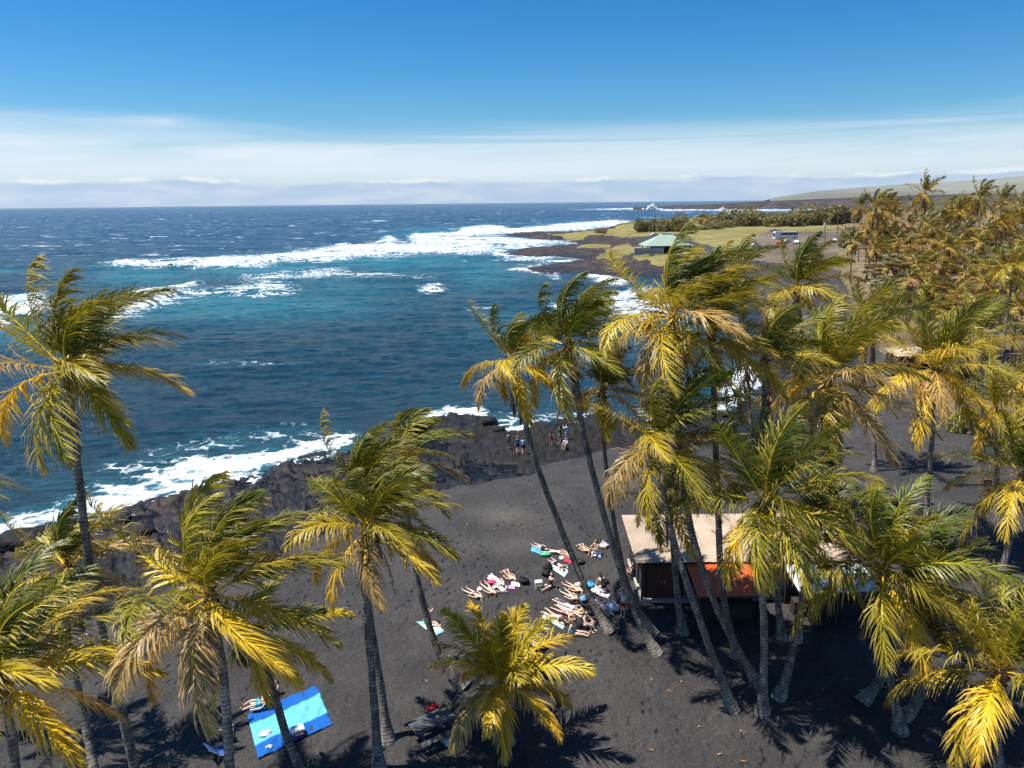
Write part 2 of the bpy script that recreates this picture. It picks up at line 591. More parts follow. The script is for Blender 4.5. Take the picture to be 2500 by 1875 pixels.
def rock_mat(name, c0, c1, scale, wet=True):
    m, t, out = newmat(name)
    g = t.node('ShaderNodeNewGeometry'); p = g.outputs['Position']
    a = t.node('ShaderNodeVertexColor'); a.layer_name = 'Col'
    sp = t.node('ShaderNodeSeparateColor'); t.put(sp.inputs[0], a.outputs[0])
    n = t.noise(p, scale, 7, 0.65); n2 = t.noise(p, scale * 5, 5, 0.65)
    c = t.mix(t.ss(n, 0.35, 0.7), c0, c1)
    c = t.mix(t.ss(n2, 0.58, 0.72), c, tuple(v * 1.5 for v in c1))
    c = t.mix(t.math('MULTIPLY', sp.outputs[1], t.ss(n, .4, .6)), c, (0.13, 0.075, 0.045))   # algae / rust
    c = t.mix(t.math('MULTIPLY', sp.outputs[0], 0.75), c, (0.012, 0.012, 0.014))
    rough = t.math('SUBTRACT', 0.92, t.math('MULTIPLY', sp.outputs[0], 0.5))
    bn = t.bump(t.math('ADD', t.math('MULTIPLY', n, 1.0), t.math('MULTIPLY', n2, .4)), 0.9, 0.35 / scale * 0.6)
    b = bsdf(t, c, rough, 0.22, bn)
    t.l.new(b.outputs[0], out.inputs[0])
    return m


def cover_mat(name, c0, c1, c2, scale):
    m, t, out = newmat(name)
    g = t.node('ShaderNodeNewGeometry'); p = g.outputs['Position']
    n = t.noise(p, scale, 6, 0.65); n2 = t.noise(p, scale * 6, 5, 0.7)
    c = t.mix(t.ss(n, 0.35, 0.62), c0, c1)
    c = t.mix(t.ss(n2, 0.5, 0.7), c, c2)
    n0 = t.noise(p, scale * .22, 4, .6)
    c = t.mix(t.ss(n0, .45, .65), c, t.mix(1.0, c, (.66, .64, .62), 'MULTIPLY'))
    b = bsdf(t, c, 0.95, 0.1, t.bump(n2, 1.0, 0.5))
    t.l.new(b.outputs[0], out.inputs[0])
    return m


M_SAND = sand_mat()
M_ROCK = rock_mat('lava_rock', (0.010, 0.0095, 0.0095), (0.027, 0.024, 0.022), 1.1)
M_HROCK = rock_mat('headland_lava', (0.026, 0.022, 0.022), (0.075, 0.060, 0.055), 0.22)
M_GRASS = cover_mat('coastal_grass', (0.17, 0.155, 0.055), (0.235, 0.205, 0.075), (0.29, 0.235, 0.11), 0.08)
M_DRY = cover_mat('dry_ground', (0.16, 0.12, 0.075), (0.25, 0.19, 0.11), (0.11, 0.10, 0.045), 0.25)

M_LOT = cover_mat('gravel_lot', (0.13, 0.105, 0.085), (0.19, 0.155, 0.115), (0.22, 0.18, 0.12), 0.06)


def build_ground():
    nr, na = 640, 760
    X, Y = polar_grid(nr, na, 12.0, 1400.0, -46, 46)
    x = X.ravel(); y = Y.ravel()
    h, sd, cls, px, py = hgt(x, y, True)
    V = np.stack([x, y, h], -1)
    F = grid_faces(nr, na)
    col = np.zeros((len(V), 3))
    wet = np.maximum(1 - sstep(sd, 1.0, 5.5), 0)
    wet = np.maximum(wet, sstep(px, 1835, 1865) * (1 - sstep(px, 1912, 1935)) * sstep(py, 860, 890) * (1 - sstep(py, 975, 1000)) * .9)
    leftwet = (1 - sstep(px, 850, 1050))
    rockwet = np.maximum(1 - sstep(h, 0.05, 0.5), leftwet * (1 - sstep(h, .3, .8)))
    isrock = (cls == 1)
    col[:, 0] = np.where(isrock, rockwet, np.where(cls == 2, (1 - sstep(h, .4, 1.2)) * .8, wet))
    drift = np.exp(-(((px - 1235) / 75) ** 2 + ((py - 1287) / 22) ** 2)) + .55 * np.exp(-(((px - 1230) / 90) ** 2 + ((py - 1365) / 22) ** 2))
    algae = (1 - sstep(np.abs(sd - 2.5), 1, 5)) * isrock * (1 - sstep(px, 900, 1000)) * .8
    algae = np.maximum(algae, (cls == 2) * (1 - sstep(sd, 3, 12)) * .9 * np.exp(-(((px - 1310) / 30) ** 2)))
    col[:, 1] = np.where(cls == 0, np.clip(drift, 0, 1) * .9, algae)
    fc = cls[F].max(axis=1)
    fsd = sd[F].max(axis=1)
    keep = fsd > -8
    names = [('beach_sand', M_SAND), ('lava_rock_shelf', M_ROCK), ('headland_lava', M_HROCK), ('coastal_grass', M_GRASS), ('dry_ground', M_DRY), ('gravel_lot', M_LOT)]
    for k, (nm, mt) in enumerate(names):
        o = sub_mesh(nm, V, F, keep & (fc == k), mt, col)
        tag(o, kind='structure')


build_ground()

# ------------------------------------------------------------------ ocean
FOAM = [
    (1.0, 7, [(240, 644), (285, 634), (330, 641), (480, 634), (560, 630), (650, 626), (700, 618), (800, 603), (880, 598), (960, 592), (1000, 595), (1100, 600), (1180, 602),
              (1260, 600), (1240, 612), (1150, 618), (1000, 622), (900, 630), (780, 640), (700, 638), (650, 650), (520, 652), (400, 655), (300, 652)]),
    (.9, 4, [(805, 599), (845, 589), (870, 599), (830, 606)]), (.9, 4, [(905, 592), (955, 577), (985, 588), (940, 596)]),
    (1.0, 4, [(1130, 555), (1200, 549), (1240, 553), (1250, 560), (1300, 553), (1420, 543), (1490, 537), (1565, 540), (1540, 550), (1480, 556), (1420, 562),
              (1350, 567), (1260, 570), (1200, 575), (1120, 578), (1000, 582), (1010, 572), (1120, 566)]),
    (.85, 6, [(1000, 577), (1100, 574), (1230, 578), (1300, 583), (1400, 590), (1415, 596), (1350, 603), (1240, 612), (1120, 606), (1000, 600)]),
    (1.0, 4, [(1200, 614), (1235, 604), (1330, 601), (1250, 611), (1233, 618), (1290, 627), (1400, 629), (1290, 632), (1215, 628)]),
    (1.0, 5, [(1300, 652), (1320, 640), (1380, 632), (1417, 628), (1400, 637), (1340, 648), (1296, 656), (1300, 664), (1370, 668), (1370, 673), (1320, 672), (1255, 662), (1245, 652)]),
    (1.0, 5, [(1430, 664), (1500, 671), (1529, 681), (1524, 691), (1480, 692), (1445, 682)]),
    (.85, 14, [(1490, 722), (1560, 708), (1660, 700), (1700, 720), (1660, 770), (1560, 785), (1490, 770)]),
    (.7, 6, [(1340, 745), (1400, 732), (1420, 745), (1370, 765)]),
    (1.0, 6, [(300, 718), (380, 699), (420, 692), (470, 681), (487, 689), (440, 704), (380, 714), (320, 726)]),
    (.82, 12, [(250, 745), (400, 717), (480, 705), (560, 700), (640, 688), (710, 698), (735, 714), (640, 727), (520, 722), (420, 742), (300, 775), (240, 790)]),
    (.66, 9, [(590, 672), (700, 662), (800, 660), (890, 668), (1060, 672), (900, 678), (760, 684), (650, 692), (590, 682)]),
    (.95, 10, [(-200, 735), (0, 722), (110, 715), (130, 750), (60, 790), (-60, 812), (-200, 820)]),
    (.95, 5, [(1035, 706), (1060, 698), (1076, 706), (1050, 713)]),
    (.55, 5, [(1140, 748), (1215, 752), (1220, 758), (1160, 757)]),
    (.42, 6, [(480, 884), (640, 884), (740, 890), (620, 893), (500, 892)]),
    (1.0, 16, [(-200, 1345), (0, 1262), (100, 1245), (200, 1214), (300, 1192), (380, 1160), (440, 1132), (520, 1124), (600, 1106), (700, 1090), (790, 1070), (860, 1058),
               (875, 1078), (820, 1104), (708, 1134), (640, 1162), (560, 1186), (480, 1203), (410, 1222), (309, 1258), (193, 1274), (72, 1298), (0, 1342), (-200, 1410)]),
    (.36, 22, [(180, 1180), (300, 1130), (420, 1098), (560, 1060), (640, 1050), (760, 1042), (850, 1050), (760, 1080), (600, 1110), (440, 1140), (330, 1190), (240, 1210)]),
    (1.0, 8, [(985, 1036), (1020, 1013), (1080, 999), (1150, 994), (1180, 993), (1200, 1008), (1232, 1028), (1240, 1056), (1215, 1062), (1200, 1045), (1195, 1024), (1110, 1014), (1060, 1024), (1040, 1046), (1000, 1050)]),
    (.9, 7, [(1235, 1048), (1300, 1033), (1400, 1020), (1470, 1003), (1475, 1014), (1410, 1030), (1310, 1044), (1245, 1062)]),
    (.45, 10, [(1215, 1010), (1320, 1015), (1400, 1005), (1480, 990), (1480, 1010), (1380, 1030), (1240, 1050)]),
    (1.0, 8, [(1740, 1006), (1750, 965), (1790, 930), (1815, 880), (1860, 890), (1870, 925), (1850, 948), (1834, 970), (1790, 990)]),
    (.6, 10, [(1560, 1000), (1640, 1010), (1740, 985), (1750, 1005), (1680, 1030), (1580, 1040)]),
    (.9, 1.3, [(1395, 512), (1560, 507), (1620, 507), (1700, 511), (1800, 512), (1950, 511), (2100, 508), (2600, 500), (2600, 506), (2100, 512), (1900, 515), (1740, 515), (1600, 512)]),
    (.9, 2, [(1660, 538), (1700, 533), (1730, 538), (1690, 541)]), (.9, 2, [(1680, 545), (1760, 540), (1830, 545), (1760, 549)]),
    (.85, 2, [(1960, 521), (2000, 517), (2060, 520), (2090, 526), (1980, 527)]), (.8, 1.5, [(1590, 513), (1640, 511), (1700, 514), (1640, 516)]),
]
SHAL = [(340, 668, 150, 22, .8), (650, 655, 260, 24, .75), (980, 640, 280, 26, .8), (1180, 660, 130, 50, .6), (560, 745, 330, 42, .75), (800, 700, 260, 26, .4),
        (1080, 572, 120, 16, .8), (1300, 600, 160, 20, .7), (20, 662, 60, 7, .7), (60, 800, 200, 40, .5), (1600, 780, 120, 60, .5), (1300, 790, 160, 60, .25),
        (1800, 960, 60, 60, .5), (350, 1190, 240, 30, .25), (1450, 548, 160, 10, .7), (1950, 525, 220, 6, .4)]


def sea_mat():
    m, t, out = newmat('sea_water')
    g = t.node('ShaderNodeNewGeometry'); p = g.outputs['Position']
    a = t.node('ShaderNodeVertexColor'); a.layer_name = 'Col'
    sp = t.node('ShaderNodeSeparateColor'); t.put(sp.inputs[0], a.outputs[0])
    foam, shal, off = sp.outputs
    nb = t.noise(t.vscale(p, (.012, .02, .02)), 1.0, 4, 0.6)
    deep = t.mix(off, (0.004, 0.043, 0.073), (0.001, 0.050, 0.122))
    deep = t.mix(t.ss(nb, 0.35, 0.7), t.mix(1.0, deep, (.8, .85, .88), 'MULTIPLY'), t.mix(1.0, deep, (1.2, 1.15, 1.12), 'MULTIPLY'))
    deep = t.mix(t.ss(off, 0.0, -1.0), deep, (0.008, 0.012, 0.016))
    c = t.mix(shal, deep, (0.015, 0.23, 0.29))
    # chop
    w1 = t.noise(t.vscale(p, (.35, .75, .5)), 1.0, 6, 0.62, .4)
    w2 = t.noise(t.vscale(p, (.05, .12, .1)), 1.0, 4, 0.55, .3)
    w3 = t.noise(t.vscale(p, (1.6, 2.8, 2)), 1.0, 4, .6)
    hh = t.math('ADD', t.math('ADD', t.math('MULTIPLY', w1, 1.0), t.math('MULTIPLY', w2, 2.6)), t.math('MULTIPLY', w3, .34))
    bn = t.bump(hh, 1.0, 1.25)
    c = t.mix(t.ss(w3, 0.42, 0.66), t.mix(1.0, c, (.72, .76, .8), 'MULTIPLY'), t.mix(1.0, c, (1.18, 1.16, 1.12), 'MULTIPLY'))
    c = t.mix(t.ss(w1, 0.40, 0.68), t.mix(1.0, c, (.62, .66, .70), 'MULTIPLY'), t.mix(1.0, c, (1.3, 1.3, 1.25), 'MULTIPLY'))
    wat = bsdf(t, c, 0.22, 0.16, bn)
    wat.inputs['IOR'].default_value = 1.33
    # foam
    f1 = t.noise(p, .22, 7, .68, .8); f2 = t.noise(p, 1.4, 5, .65, .6); f3 = t.noise(t.vscale(p, (.05, .3, .2)), 1.0, 5, .6, .5)
    fn = t.math('ADD', t.math('MULTIPLY', f1, .45), t.math('ADD', t.math('MULTIPLY', f2, .25), t.math('MULTIPLY', f3, .30)))
    fm = t.math('ADD', foam, t.math('MULTIPLY', t.math('SUBTRACT', fn, .5), 4.2))
    vo = t.node('ShaderNodeTexVoronoi', feature='DISTANCE_TO_EDGE'); vo.inputs['Scale'].default_value = .42
    wp = t.node('ShaderNodeVectorMath', operation='ADD'); t.put(wp.inputs[0], p)
    nw = t.node('ShaderNodeTexNoise'); nw.inputs['Scale'].default_value = .5; t.put(nw.inputs['Vector'], p)
    wsc = t.node('ShaderNodeVectorMath', operation='SCALE'); t.put(wsc.inputs[0], nw.outputs[1]); wsc.inputs['Scale'].default_value = 3.0
    t.put(wp.inputs[1], wsc.outputs[0]); t.put(vo.inputs['Vector'], wp.outputs[0])
    lace = t.math('SUBTRACT', .5, t.ss(vo.outputs[0], .0, .22))
    fm = t.math('ADD', fm, t.math('MULTIPLY', lace, .55))
    mask = t.math('MULTIPLY', t.ss(fm, .40, 1.0), t.ss(foam, .03, .25))
    # wind-blown whitecaps offshore
    c1 = t.noise(t.vscale(p, (.045, .11, .1)), 1.0, 6, .62, .2)
    cap = t.math('MULTIPLY', t.ss(c1, .612, .65), t.ss(t.noise(p, .03, 2, .5), .38, .6))
    cap = t.math('MULTIPLY', cap, t.ss(off, .1, .5))
    d1 = t.noise(t.vscale(p, (.012, .028, .03)), 1.0, 6, .66, .2)
    cap2 = t.math('MULTIPLY', t.ss(d1, .645, .675), t.ss(off, .5, .9))
    mask = t.math('MAXIMUM', mask, t.math('MULTIPLY', t.math('MAXIMUM', cap, cap2), .9))
    fc = t.mix(t.ss(f2, .3, .7), (.46, .54, .60), (.80, .82, .83))
    fo = bsdf(t, fc, .9, .1, t.bump(f2, .6, .5))
    mx = t.node('ShaderNodeMixShader')
    t.put(mx.inputs[0], mask); t.l.new(wat.outputs[0], mx.inputs[1]); t.l.new(fo.outputs[0], mx.inputs[2])
    t.l.new(mx.outputs[0], out.inputs[0])
    return m


M_SEA = sea_mat()


def build_ocean():
    nr, na = 720, 720
    r0 = 24.0
    X, Y = polar_grid(nr, na, r0, 2600.0, -44, 44)
    x = X.ravel(); y = Y.ravel()
    px, py, _ = project(np.stack([x, y, np.zeros(x.shape)], -1))
    foam = np.zeros(x.shape)
    wob = (fbm(x * .06, y * .06, 6, 91, .6) - .5)
    near = sstep(py, 520, 760)
    qx = px + wob * (24 + 70 * near); qy = py + (fbm(x * .06, y * .05, 6, 95, .6) - .5) * (8 + 36 * near)
    for s, soft, poly in FOAM:
        x0 = min(p[0] for p in poly) - 90; x1 = max(p[0] for p in poly) + 90
        y0 = min(p[1] for p in poly) - 60; y1 = max(p[1] for p in poly) + 60
        k = (qx > x0) & (qx < x1) & (qy > y0) & (qy < y1)
        if not k.any(): continue
        d = seg_dist(qx[k] * .5, qy[k], [(a * .5, b) for a, b in poly], True)
        d = np.where(inpoly(qx[k], qy[k], poly), d, -d)
        foam[k] = np.maximum(foam[k], s * sstep(d, -soft * 1.5, soft * 1.6))
    streak = fbm(x * .025, y * .16, 5, 111, .6) * .6 + fbm(x * .22, y * .22, 4, 115, .6) * .4
    halo = foam.copy()
    foam = foam * np.clip((.30 + .35 * sstep(-y, -110, -90)) + 1.5 * sstep(streak, .30, .62), 0, 1.12)
    pool = np.zeros(x.shape)
    shal = np.zeros(x.shape)
    for cx, cy, rx, ry, s in SHAL:
        shal = np.maximum(shal, s * np.exp(-(((qx - cx) / rx) ** 2 + ((qy - cy) / ry) ** 2)))
    shal = np.maximum(shal * .75, np.clip(halo, 0, 1) * .6)
    shal = shal * (.75 + .9 * fbm(x * .03, y * .015, 4, 99))
    off = sstep(-py, -690, -560)
    amp = .25 + .55 * sstep(y, 60, 300)
    h = (fbm(x * .035 + y * .01, y * .07, 4, 101) - .5) * 2.0 * amp + (fbm(x * .3, y * .6, 3, 105) - .5) * .35
    crest = sstep(halo, .5, 1.0)
    h = h + crest * (.25 + .9 * sstep(y, 120, 300)) * (.5 + fbm(x * .15, y * .15, 4, 107))
    d = seg_dist(x, y, land_w[:len(LAND_PX)])
    ins = inpoly(x, y, land_w)
    calm = sstep(np.where(ins, 0, d), 0, 20)
    h = np.where(y < 1400, h * (.10 + .9 * calm), h)
    h = np.where(ins, -.02 + h * .1, h)
    # cut away what lies deep under the land
    V = np.stack([x, y, h], -1)
    F = grid_faces(nr, na)
    deep_in = (ins & (d > 34))[F].all(axis=1)
    shal = np.where(ins, 0, shal); off = np.where(ins, -1.0, off)
    col = np.stack([np.clip(foam, 0, 1), np.clip(shal, 0, 1), off], -1)
    o = sub_mesh('sea', V, F, ~deep_in, M_SEA, col)
    tag(o, kind='structure')
    # open ocean to the horizon
    X, Y = polar_grid(40, 120, 2590.0, 30500.0, -75, 75)
    x = X.ravel(); y = Y.ravel()
    V = np.stack([x, y, np.full(x.shape, -.25)], -1)
    col = np.zeros((len(V), 3)); col[:, 2] = 1
    o = mesh_obj('open_ocean', V, grid_faces(40, 120), M_SEA, None, col, True)
    tag(o, kind='structure')


build_ocean()


# ------------------------------------------------------------------ far land
def strip_hill(name, top_px, dist, depth, base_z, mat, n=160, seed=0, rough=.06, base_px=None):
    """ridge whose skyline and shore were surveyed at a given distance"""
    xs = np.array([p[0] for p in top_px]); ys = np.array([p[1] for p in top_px])
    cx = np.linspace(xs[0], xs[-1], n)
    ty = np.interp(cx, xs, ys)
    rows = 26
    V = []
    for j in range(rows):
        s = j / (rows - 1.0)
        for i in range(n):
            p = at_y(cx[i], ty[i], dist + depth)
            topz = max(p[2], base_z + .2)
            Yy = dist + depth * s
            X_ = p[0] * Yy / (dist + depth)
            prof = s ** .85
            nz = (fbm(np.array([X_ / depth * 7]), np.array([s * 4.0]), 5, seed)[0] - .5) * rough * (topz - base_z + 4) * 2 * math.sin(math.pi * min(1, s * .9 + .12))
            V.append((X_, Yy, base_z + (topz - base_z) * prof + nz))
    for i in range(n):   # back slope
        q = V[(rows - 1) * n + i]
        V.append((q[0] * 1.15, q[1] + depth * .6, base_z - 1))
    V = np.array(V)
    col = np.zeros((len(V), 3)); col[:n, 0] = .5
    o = mesh_obj(name, V, grid_faces(rows + 1, n), mat, None, col, True)
    tag(o, kind='structure')
    return o


M_FARLAVA = rock_mat('far_lava', (0.030, 0.025, 0.026), (0.085, 0.068, 0.06), 0.02)
strip_hill('far_lava_point', [(1545, 506), (1590, 504.5), (1640, 502), (1700, 500), (1760, 496.5), (1850, 492), (1960, 487), (2080, 482), (2250, 476), (2700, 466)], 1990, 420, -1.0, M_FARLAVA, 260, 5, .5)
M_HILL = cover_mat('far_hill', (0.22, 0.22, 0.17), (0.18, 0.19, 0.155), (0.26, 0.24, 0.18), 0.0022)
strip_hill('far_hills', [(1880, 486), (1888, 482.5), (1915, 478.5), (1990, 467), (2090, 459), (2210, 449), (2330, 442), (2420, 437), (2500, 429), (2700, 415), (3000, 400)], 5600, 2600, 0, M_HILL, 200, 9, .10)
strip_hill('far_hill_spur', [(2280, 478), (2360, 466), (2420, 455), (2500, 444), (2700, 430), (3000, 420)], 4000, 1100, 0, M_HILL, 100, 13, .08)
M_DARKBELT = cover_mat('far_scrub', (0.055, 0.06, 0.03), (0.09, 0.08, 0.045), (0.14, 0.12, 0.06), 0.03)
strip_hill('far_scrub_plain', [(2030, 512), (2100, 505), (2200, 492), (2300, 482), (2400, 474), (2700, 464)], 1250, 500, 0, M_DARKBELT, 160, 17, .25)


def spray(px, py, wpx, hpx, Y, seed):
    rng = random.Random(seed)
    mb = MB()
    sc = Y / FPX
    c = at_y(px, py, Y)
    for i in range(170):
        u = rng.gauss(0, .42); v = rng.random() ** 1.6 * max(.1, 1 - 1.1 * abs(u)) * (1 + .2 * math.sin(u * 9))
        r = rng.uniform(.03, .11) * hpx * sc * (1.4 - v)
        mb.ell((c[0] + u * wpx * .5 * sc, Y + rng.uniform(-3, 3), c[2] + v * hpx * sc), (r * 1.2, r, r), 6, 4,
               fn=lambda p: rng.uniform(.7, 1.3))
    o = mb.build('sea_spray', M_SPRAY, smooth=True)
    return o


M_SPRAY = simple('spray_white', (.86, .89, .9), .9, .1, .08, .3, .3)
tag(spray(1592, 512, 32, 17, 1960, 1), 'tall white burst of spray at the tip of the far lava point', 'sea spray', kind='stuff')
tag(spray(1764, 513, 22, 9, 1950, 2), 'low white burst of spray halfway along the far lava point', 'sea spray', kind='stuff')


# ------------------------------------------------------------------ palms
WIND = np.array([0.93, 0.30, 0.05])
C_GREEN = np.array([0.072, 0.108, 0.012]); C_OLIVE = np.array([0.43, 0.345, 0.020])
C_YEL = np.array([0.80, 0.52, 0.022]); C_TAN = np.array([0.50, 0.325, 0.145]); C_DEAD = np.array([0.16, 0.10, 0.06])


def lerp(a, b, t): return a + (b - a) * t


def frond_mesh(L, az, el, wind, age, rng, nl=58, lw=.05, ll=1.0, grav=.9, dead=False, tatter=.25, yel=0.0, dry=False):
    """rachis with leaflets, in palm-crown coordinates"""
    K = 15
    d = np.array([math.cos(el) * math.cos(az), math.cos(el) * math.sin(az), math.sin(el)])
    pts = [np.zeros(3) + d * .12]; dirs = [d]
    ds = L / K
    for i in range(K):
        s = (i + 1) / K
        d = d + (np.array([0, 0, -1.0]) * grav * (.10 + 1.55 * s) * .15 + WIND * wind * (.20 + 1.25 * s) * .16)
        d = d / np.linalg.norm(d)
        pts.append(pts[-1] + d * ds); dirs.append(d)
    pts = np.array(pts); dirs = np.array(dirs)
    # transported normal
    nrm = []
    up = np.array([0, 0, 1.0])
    if abs(dirs[0][2]) > .95: up = -np.array([math.cos(az), math.sin(az), 0])
    n = up - dirs[0] * up.dot(dirs[0]); n /= np.linalg.norm(n)
    roll = rng.uniform(-.5, .5)
    for i in range(K + 1):
        n = n - dirs[i] * n.dot(dirs[i]); n /= np.linalg.norm(n)
        nrm.append(n)
    nrm = np.array(nrm)
    sid = np.cross(dirs, nrm)
    ca, sa = math.cos(roll), math.sin(roll)
    nrm, sid = nrm * ca + sid * sa, sid * ca - nrm * sa
    V = []; F = []; C = []
    # rachis: four sided, flat
    base_c = lerp(C_OLIVE * 1.5, C_YEL * 1.15, min(1, .35 + age * .7)) if not dead else C_DEAD * 1.4
    for i in range(K + 1):
        s = i / K
        wdt = lerp(.085, .012, s ** .7); th = lerp(.035, .010, s)
        for a, b in ((1, 0), (0, 1), (-1, 0), (0, -1)):
            V.append(pts[i] + sid[i] * a * wdt * .5 + nrm[i] * b * th * .6)
            C.append(base_c)
    for i in range(K):
        for k in range(4):
            F.append((i * 4 + k, i * 4 + (k + 1) % 4, i * 4 + 4 + (k + 1) % 4, i * 4 + 4 + k))
    # leaflets
    m = nl * 2
    sgn = np.where(np.arange(m) % 2 == 0, 1.0, -1.0)
    u = .13 + .87 * ((np.arange(m) // 2 + .5) / nl)
    u = np.clip(u + np.array([rng.uniform(-.006, .006) for _ in range(m)]), .1, .999)
    fi = u * K; i0 = np.minimum(fi.astype(int), K - 1); fr = (fi - i0)[:, None]
    P = pts[i0] * (1 - fr) + pts[i0 + 1] * fr
    D = dirs[i0] * (1 - fr) + dirs[i0 + 1] * fr
    N = nrm[i0] * (1 - fr) + nrm[i0 + 1] * fr
    S = sid[i0] * (1 - fr) + sid[i0 + 1] * fr
    r = np.array([[rng.random() for _ in range(6)] for _ in range(m)])
    prof = np.clip(.42 + 1.25 * np.sin(np.pi * np.clip(u * .98 + .02, 0, 1) ** .72) * .62, .15, 1.1) * np.where(u > .9, 1 - (u - .9) * 4.5, 1)
    ln = ll * prof * (.85 + .3 * r[:, 0])
    ln = np.where(r[:, 1] < tatter * .3, ln * .45, ln)
    ang = np.radians(38 + 34 * u) if not dead else np.radians(50 + 25 * u)
    dir0 = S * sgn[:, None] * np.cos(ang - .0)[:, None] * 1.0 + D * np.sin(ang)[:, None] + N * (.28 - .2 * age)
    cl = np.array([[rng.uniform(-.5, .5) for _ in range(3)] for _ in range(m // 5 + 2)])
    clump = cl[((np.arange(m) // 2) // 4 * 2 + (np.arange(m) % 2)) % len(cl)]
    dir0 += (r[:, 2:5] - .5) * (.34 + .45 * tatter) + clump * (.30 + .3 * tatter)
    dir0 /= np.linalg.norm(dir0, axis=1)[:, None]
    nseg = 3
    prev = P; cur = dir0
    wv = np.cross(dir0, N); wv = wv / (np.linalg.norm(wv, axis=1)[:, None] + 1e-6)
    gl = (.34 + .25 * age) if not dead else .8
    rows = []
    ws = [.65, 1.0, .75, .06]
    base = len(V)
    pos = [P]
    for k in range(nseg):
        cur = cur + np.array([0, 0, -1.0]) * (gl * (k + .6) * .6) * (.55 + .9 * r[:, 3:4]) + WIND * wind * (k + .8) * .32
        cur = cur / np.linalg.norm(cur, axis=1)[:, None]
        prev = prev + cur * (ln / nseg)[:, None]
        pos.append(prev)
    VV = np.zeros((m, nseg + 1, 2, 3))
    for k in range(nseg + 1):
        VV[:, k, 0] = pos[k] - wv * (lw * ws[k] * .5)
        VV[:, k, 1] = pos[k] + wv * (lw * ws[k] * .5)
    # colours
    if dead:
        cb = np.tile(C_DEAD, (m, 1)) * (.5 + 1.0 * r[:, 5:6])
        ct = cb * 1.15
    else:
        a = np.clip(age * 1.0 + yel + (r[:, 5] - .5) * .3, 0, 1)[:, None]
        cb = np.where(a < .5, lerp(C_GREEN, C_OLIVE, a * 2), lerp(C_OLIVE, C_YEL, (a - .5) * 2))
        tt = np.clip(age * 1.1 + tatter * .6 + (r[:, 4:5] - .55) * .9, 0, 1)
        if dry: cb = lerp(cb, np.tile(C_TAN * .75, (m, 1)), .8)
        cb = cb * (.62 + .72 * r[:, 2:3])
        ct = lerp(cb, C_TAN, tt)
    CC = np.zeros((m, nseg + 1, 2, 3))
    for k in range(nseg + 1):
        f = [0, .02, .28, .85][k]
        CC[:, k, :, :] = lerp(cb, ct, f)[:, None, :]
    V = np.concatenate([np.array(V), VV.reshape(-1, 3)])
    C = np.concatenate([np.array(C), CC.reshape(-1, 3)])
    b0 = base + np.arange(m)[:, None] * (2 * (nseg + 1)) + np.arange(nseg)[None, :] * 2
    LF = np.stack([b0, b0 + 1, b0 + 3, b0 + 2], -1).reshape(-1, 4)
    F = np.concatenate([np.array(F), LF])
    return V, F, C


def catmull(P, n):
    P = np.asarray(P, float)
    Q = np.concatenate([[2 * P[0] - P[1]], P, [2 * P[-1] - P[-2]]])
    seg = len(P) - 1
    # chord-length sampling
    out = []
    L = np.linalg.norm(np.diff(P, axis=0), axis=1); cum = np.concatenate([[0], np.cumsum(L)])
    for s in np.linspace(0, cum[-1], n):
        k = min(np.searchsorted(cum, s, side='right') - 1, seg - 1); k = max(k, 0)
        t = (s - cum[k]) / L[k]
        a, b, c, d = Q[k], Q[k + 1], Q[k + 2], Q[k + 3]
        out.append(.5 * ((2 * b) + (c - a) * t + (2 * a - 5 * b + 4 * c - d) * t * t + (3 * b - a - 3 * c + d) * t ** 3))
    return np.array(out), cum[-1]


def trunk_mesh(P, rng, r_mid=.15, flare=.17, sides=10, ring=.16):
    """P: control points relative to the base"""
    _, L = catmull(P, 4)
    n = max(10, int(L / ring))
    C, L = catmull(P, n * 2)
    mb_v = []; mb_f = []; mb_c = []
    T = np.gradient(C, axis=0)
    ref = np.array([1.0, 0.0, 0.05])
    for i in range(n * 2):
        s = i / (n * 2 - 1.0); l = s * L
        t = T[i] / np.linalg.norm(T[i])
        a = ref - t * ref.dot(t); a /= np.linalg.norm(a); b = np.cross(t, a)
        rr = lerp(r_mid * 1.08, r_mid * .80, s) + flare * math.exp(-(l / .75) ** 1.3)
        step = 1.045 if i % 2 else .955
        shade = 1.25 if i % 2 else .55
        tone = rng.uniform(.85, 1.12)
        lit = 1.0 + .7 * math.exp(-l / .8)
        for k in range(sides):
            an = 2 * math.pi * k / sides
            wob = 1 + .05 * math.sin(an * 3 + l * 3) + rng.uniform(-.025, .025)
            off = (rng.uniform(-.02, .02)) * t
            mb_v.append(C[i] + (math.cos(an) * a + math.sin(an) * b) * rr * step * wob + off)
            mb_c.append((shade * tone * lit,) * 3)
    for i in range(n * 2 - 1):
        for k in range(sides):
            mb_f.append((i * sides + k, i * sides + (k + 1) % sides, (i + 1) * sides + (k + 1) % sides, (i + 1) * sides + k))
    return np.array(mb_v), np.array(mb_f), np.array(mb_c)


M_NUT = simple('coconut', (.30, .17, .03), .5, .35, .3, 8, .1)
M_FIBRE = simple('crown_fibre', (.19, .115, .055), .95, .1, .45, 14, .6)


def crown_fibre(rng, ctr, r=.22):
    mb = MB()
    mb.tube([np.array(ctr) + np.array([0, 0, z]) for z in (-.75, -.35, .05, .35)], [r * .62, r * .95, r * 1.05, r * .35], 9)
    for k in range(26):   # stubs of old frond bases
        an = rng.uniform(0, 6.28); z = rng.uniform(-.65, .25); l = rng.uniform(.12, .4)
        p = np.array(ctr) + np.array([math.cos(an) * r * .8, math.sin(an) * r * .8, z])
        q = p + np.array([math.cos(an) * l * .75, math.sin(an) * l * .75, l * rng.uniform(-.6, .8)])
        mb.tube([p, (p + q) / 2 + np.array([0, 0, .03]), q], [.05, .035, .012], 4)
    return mb


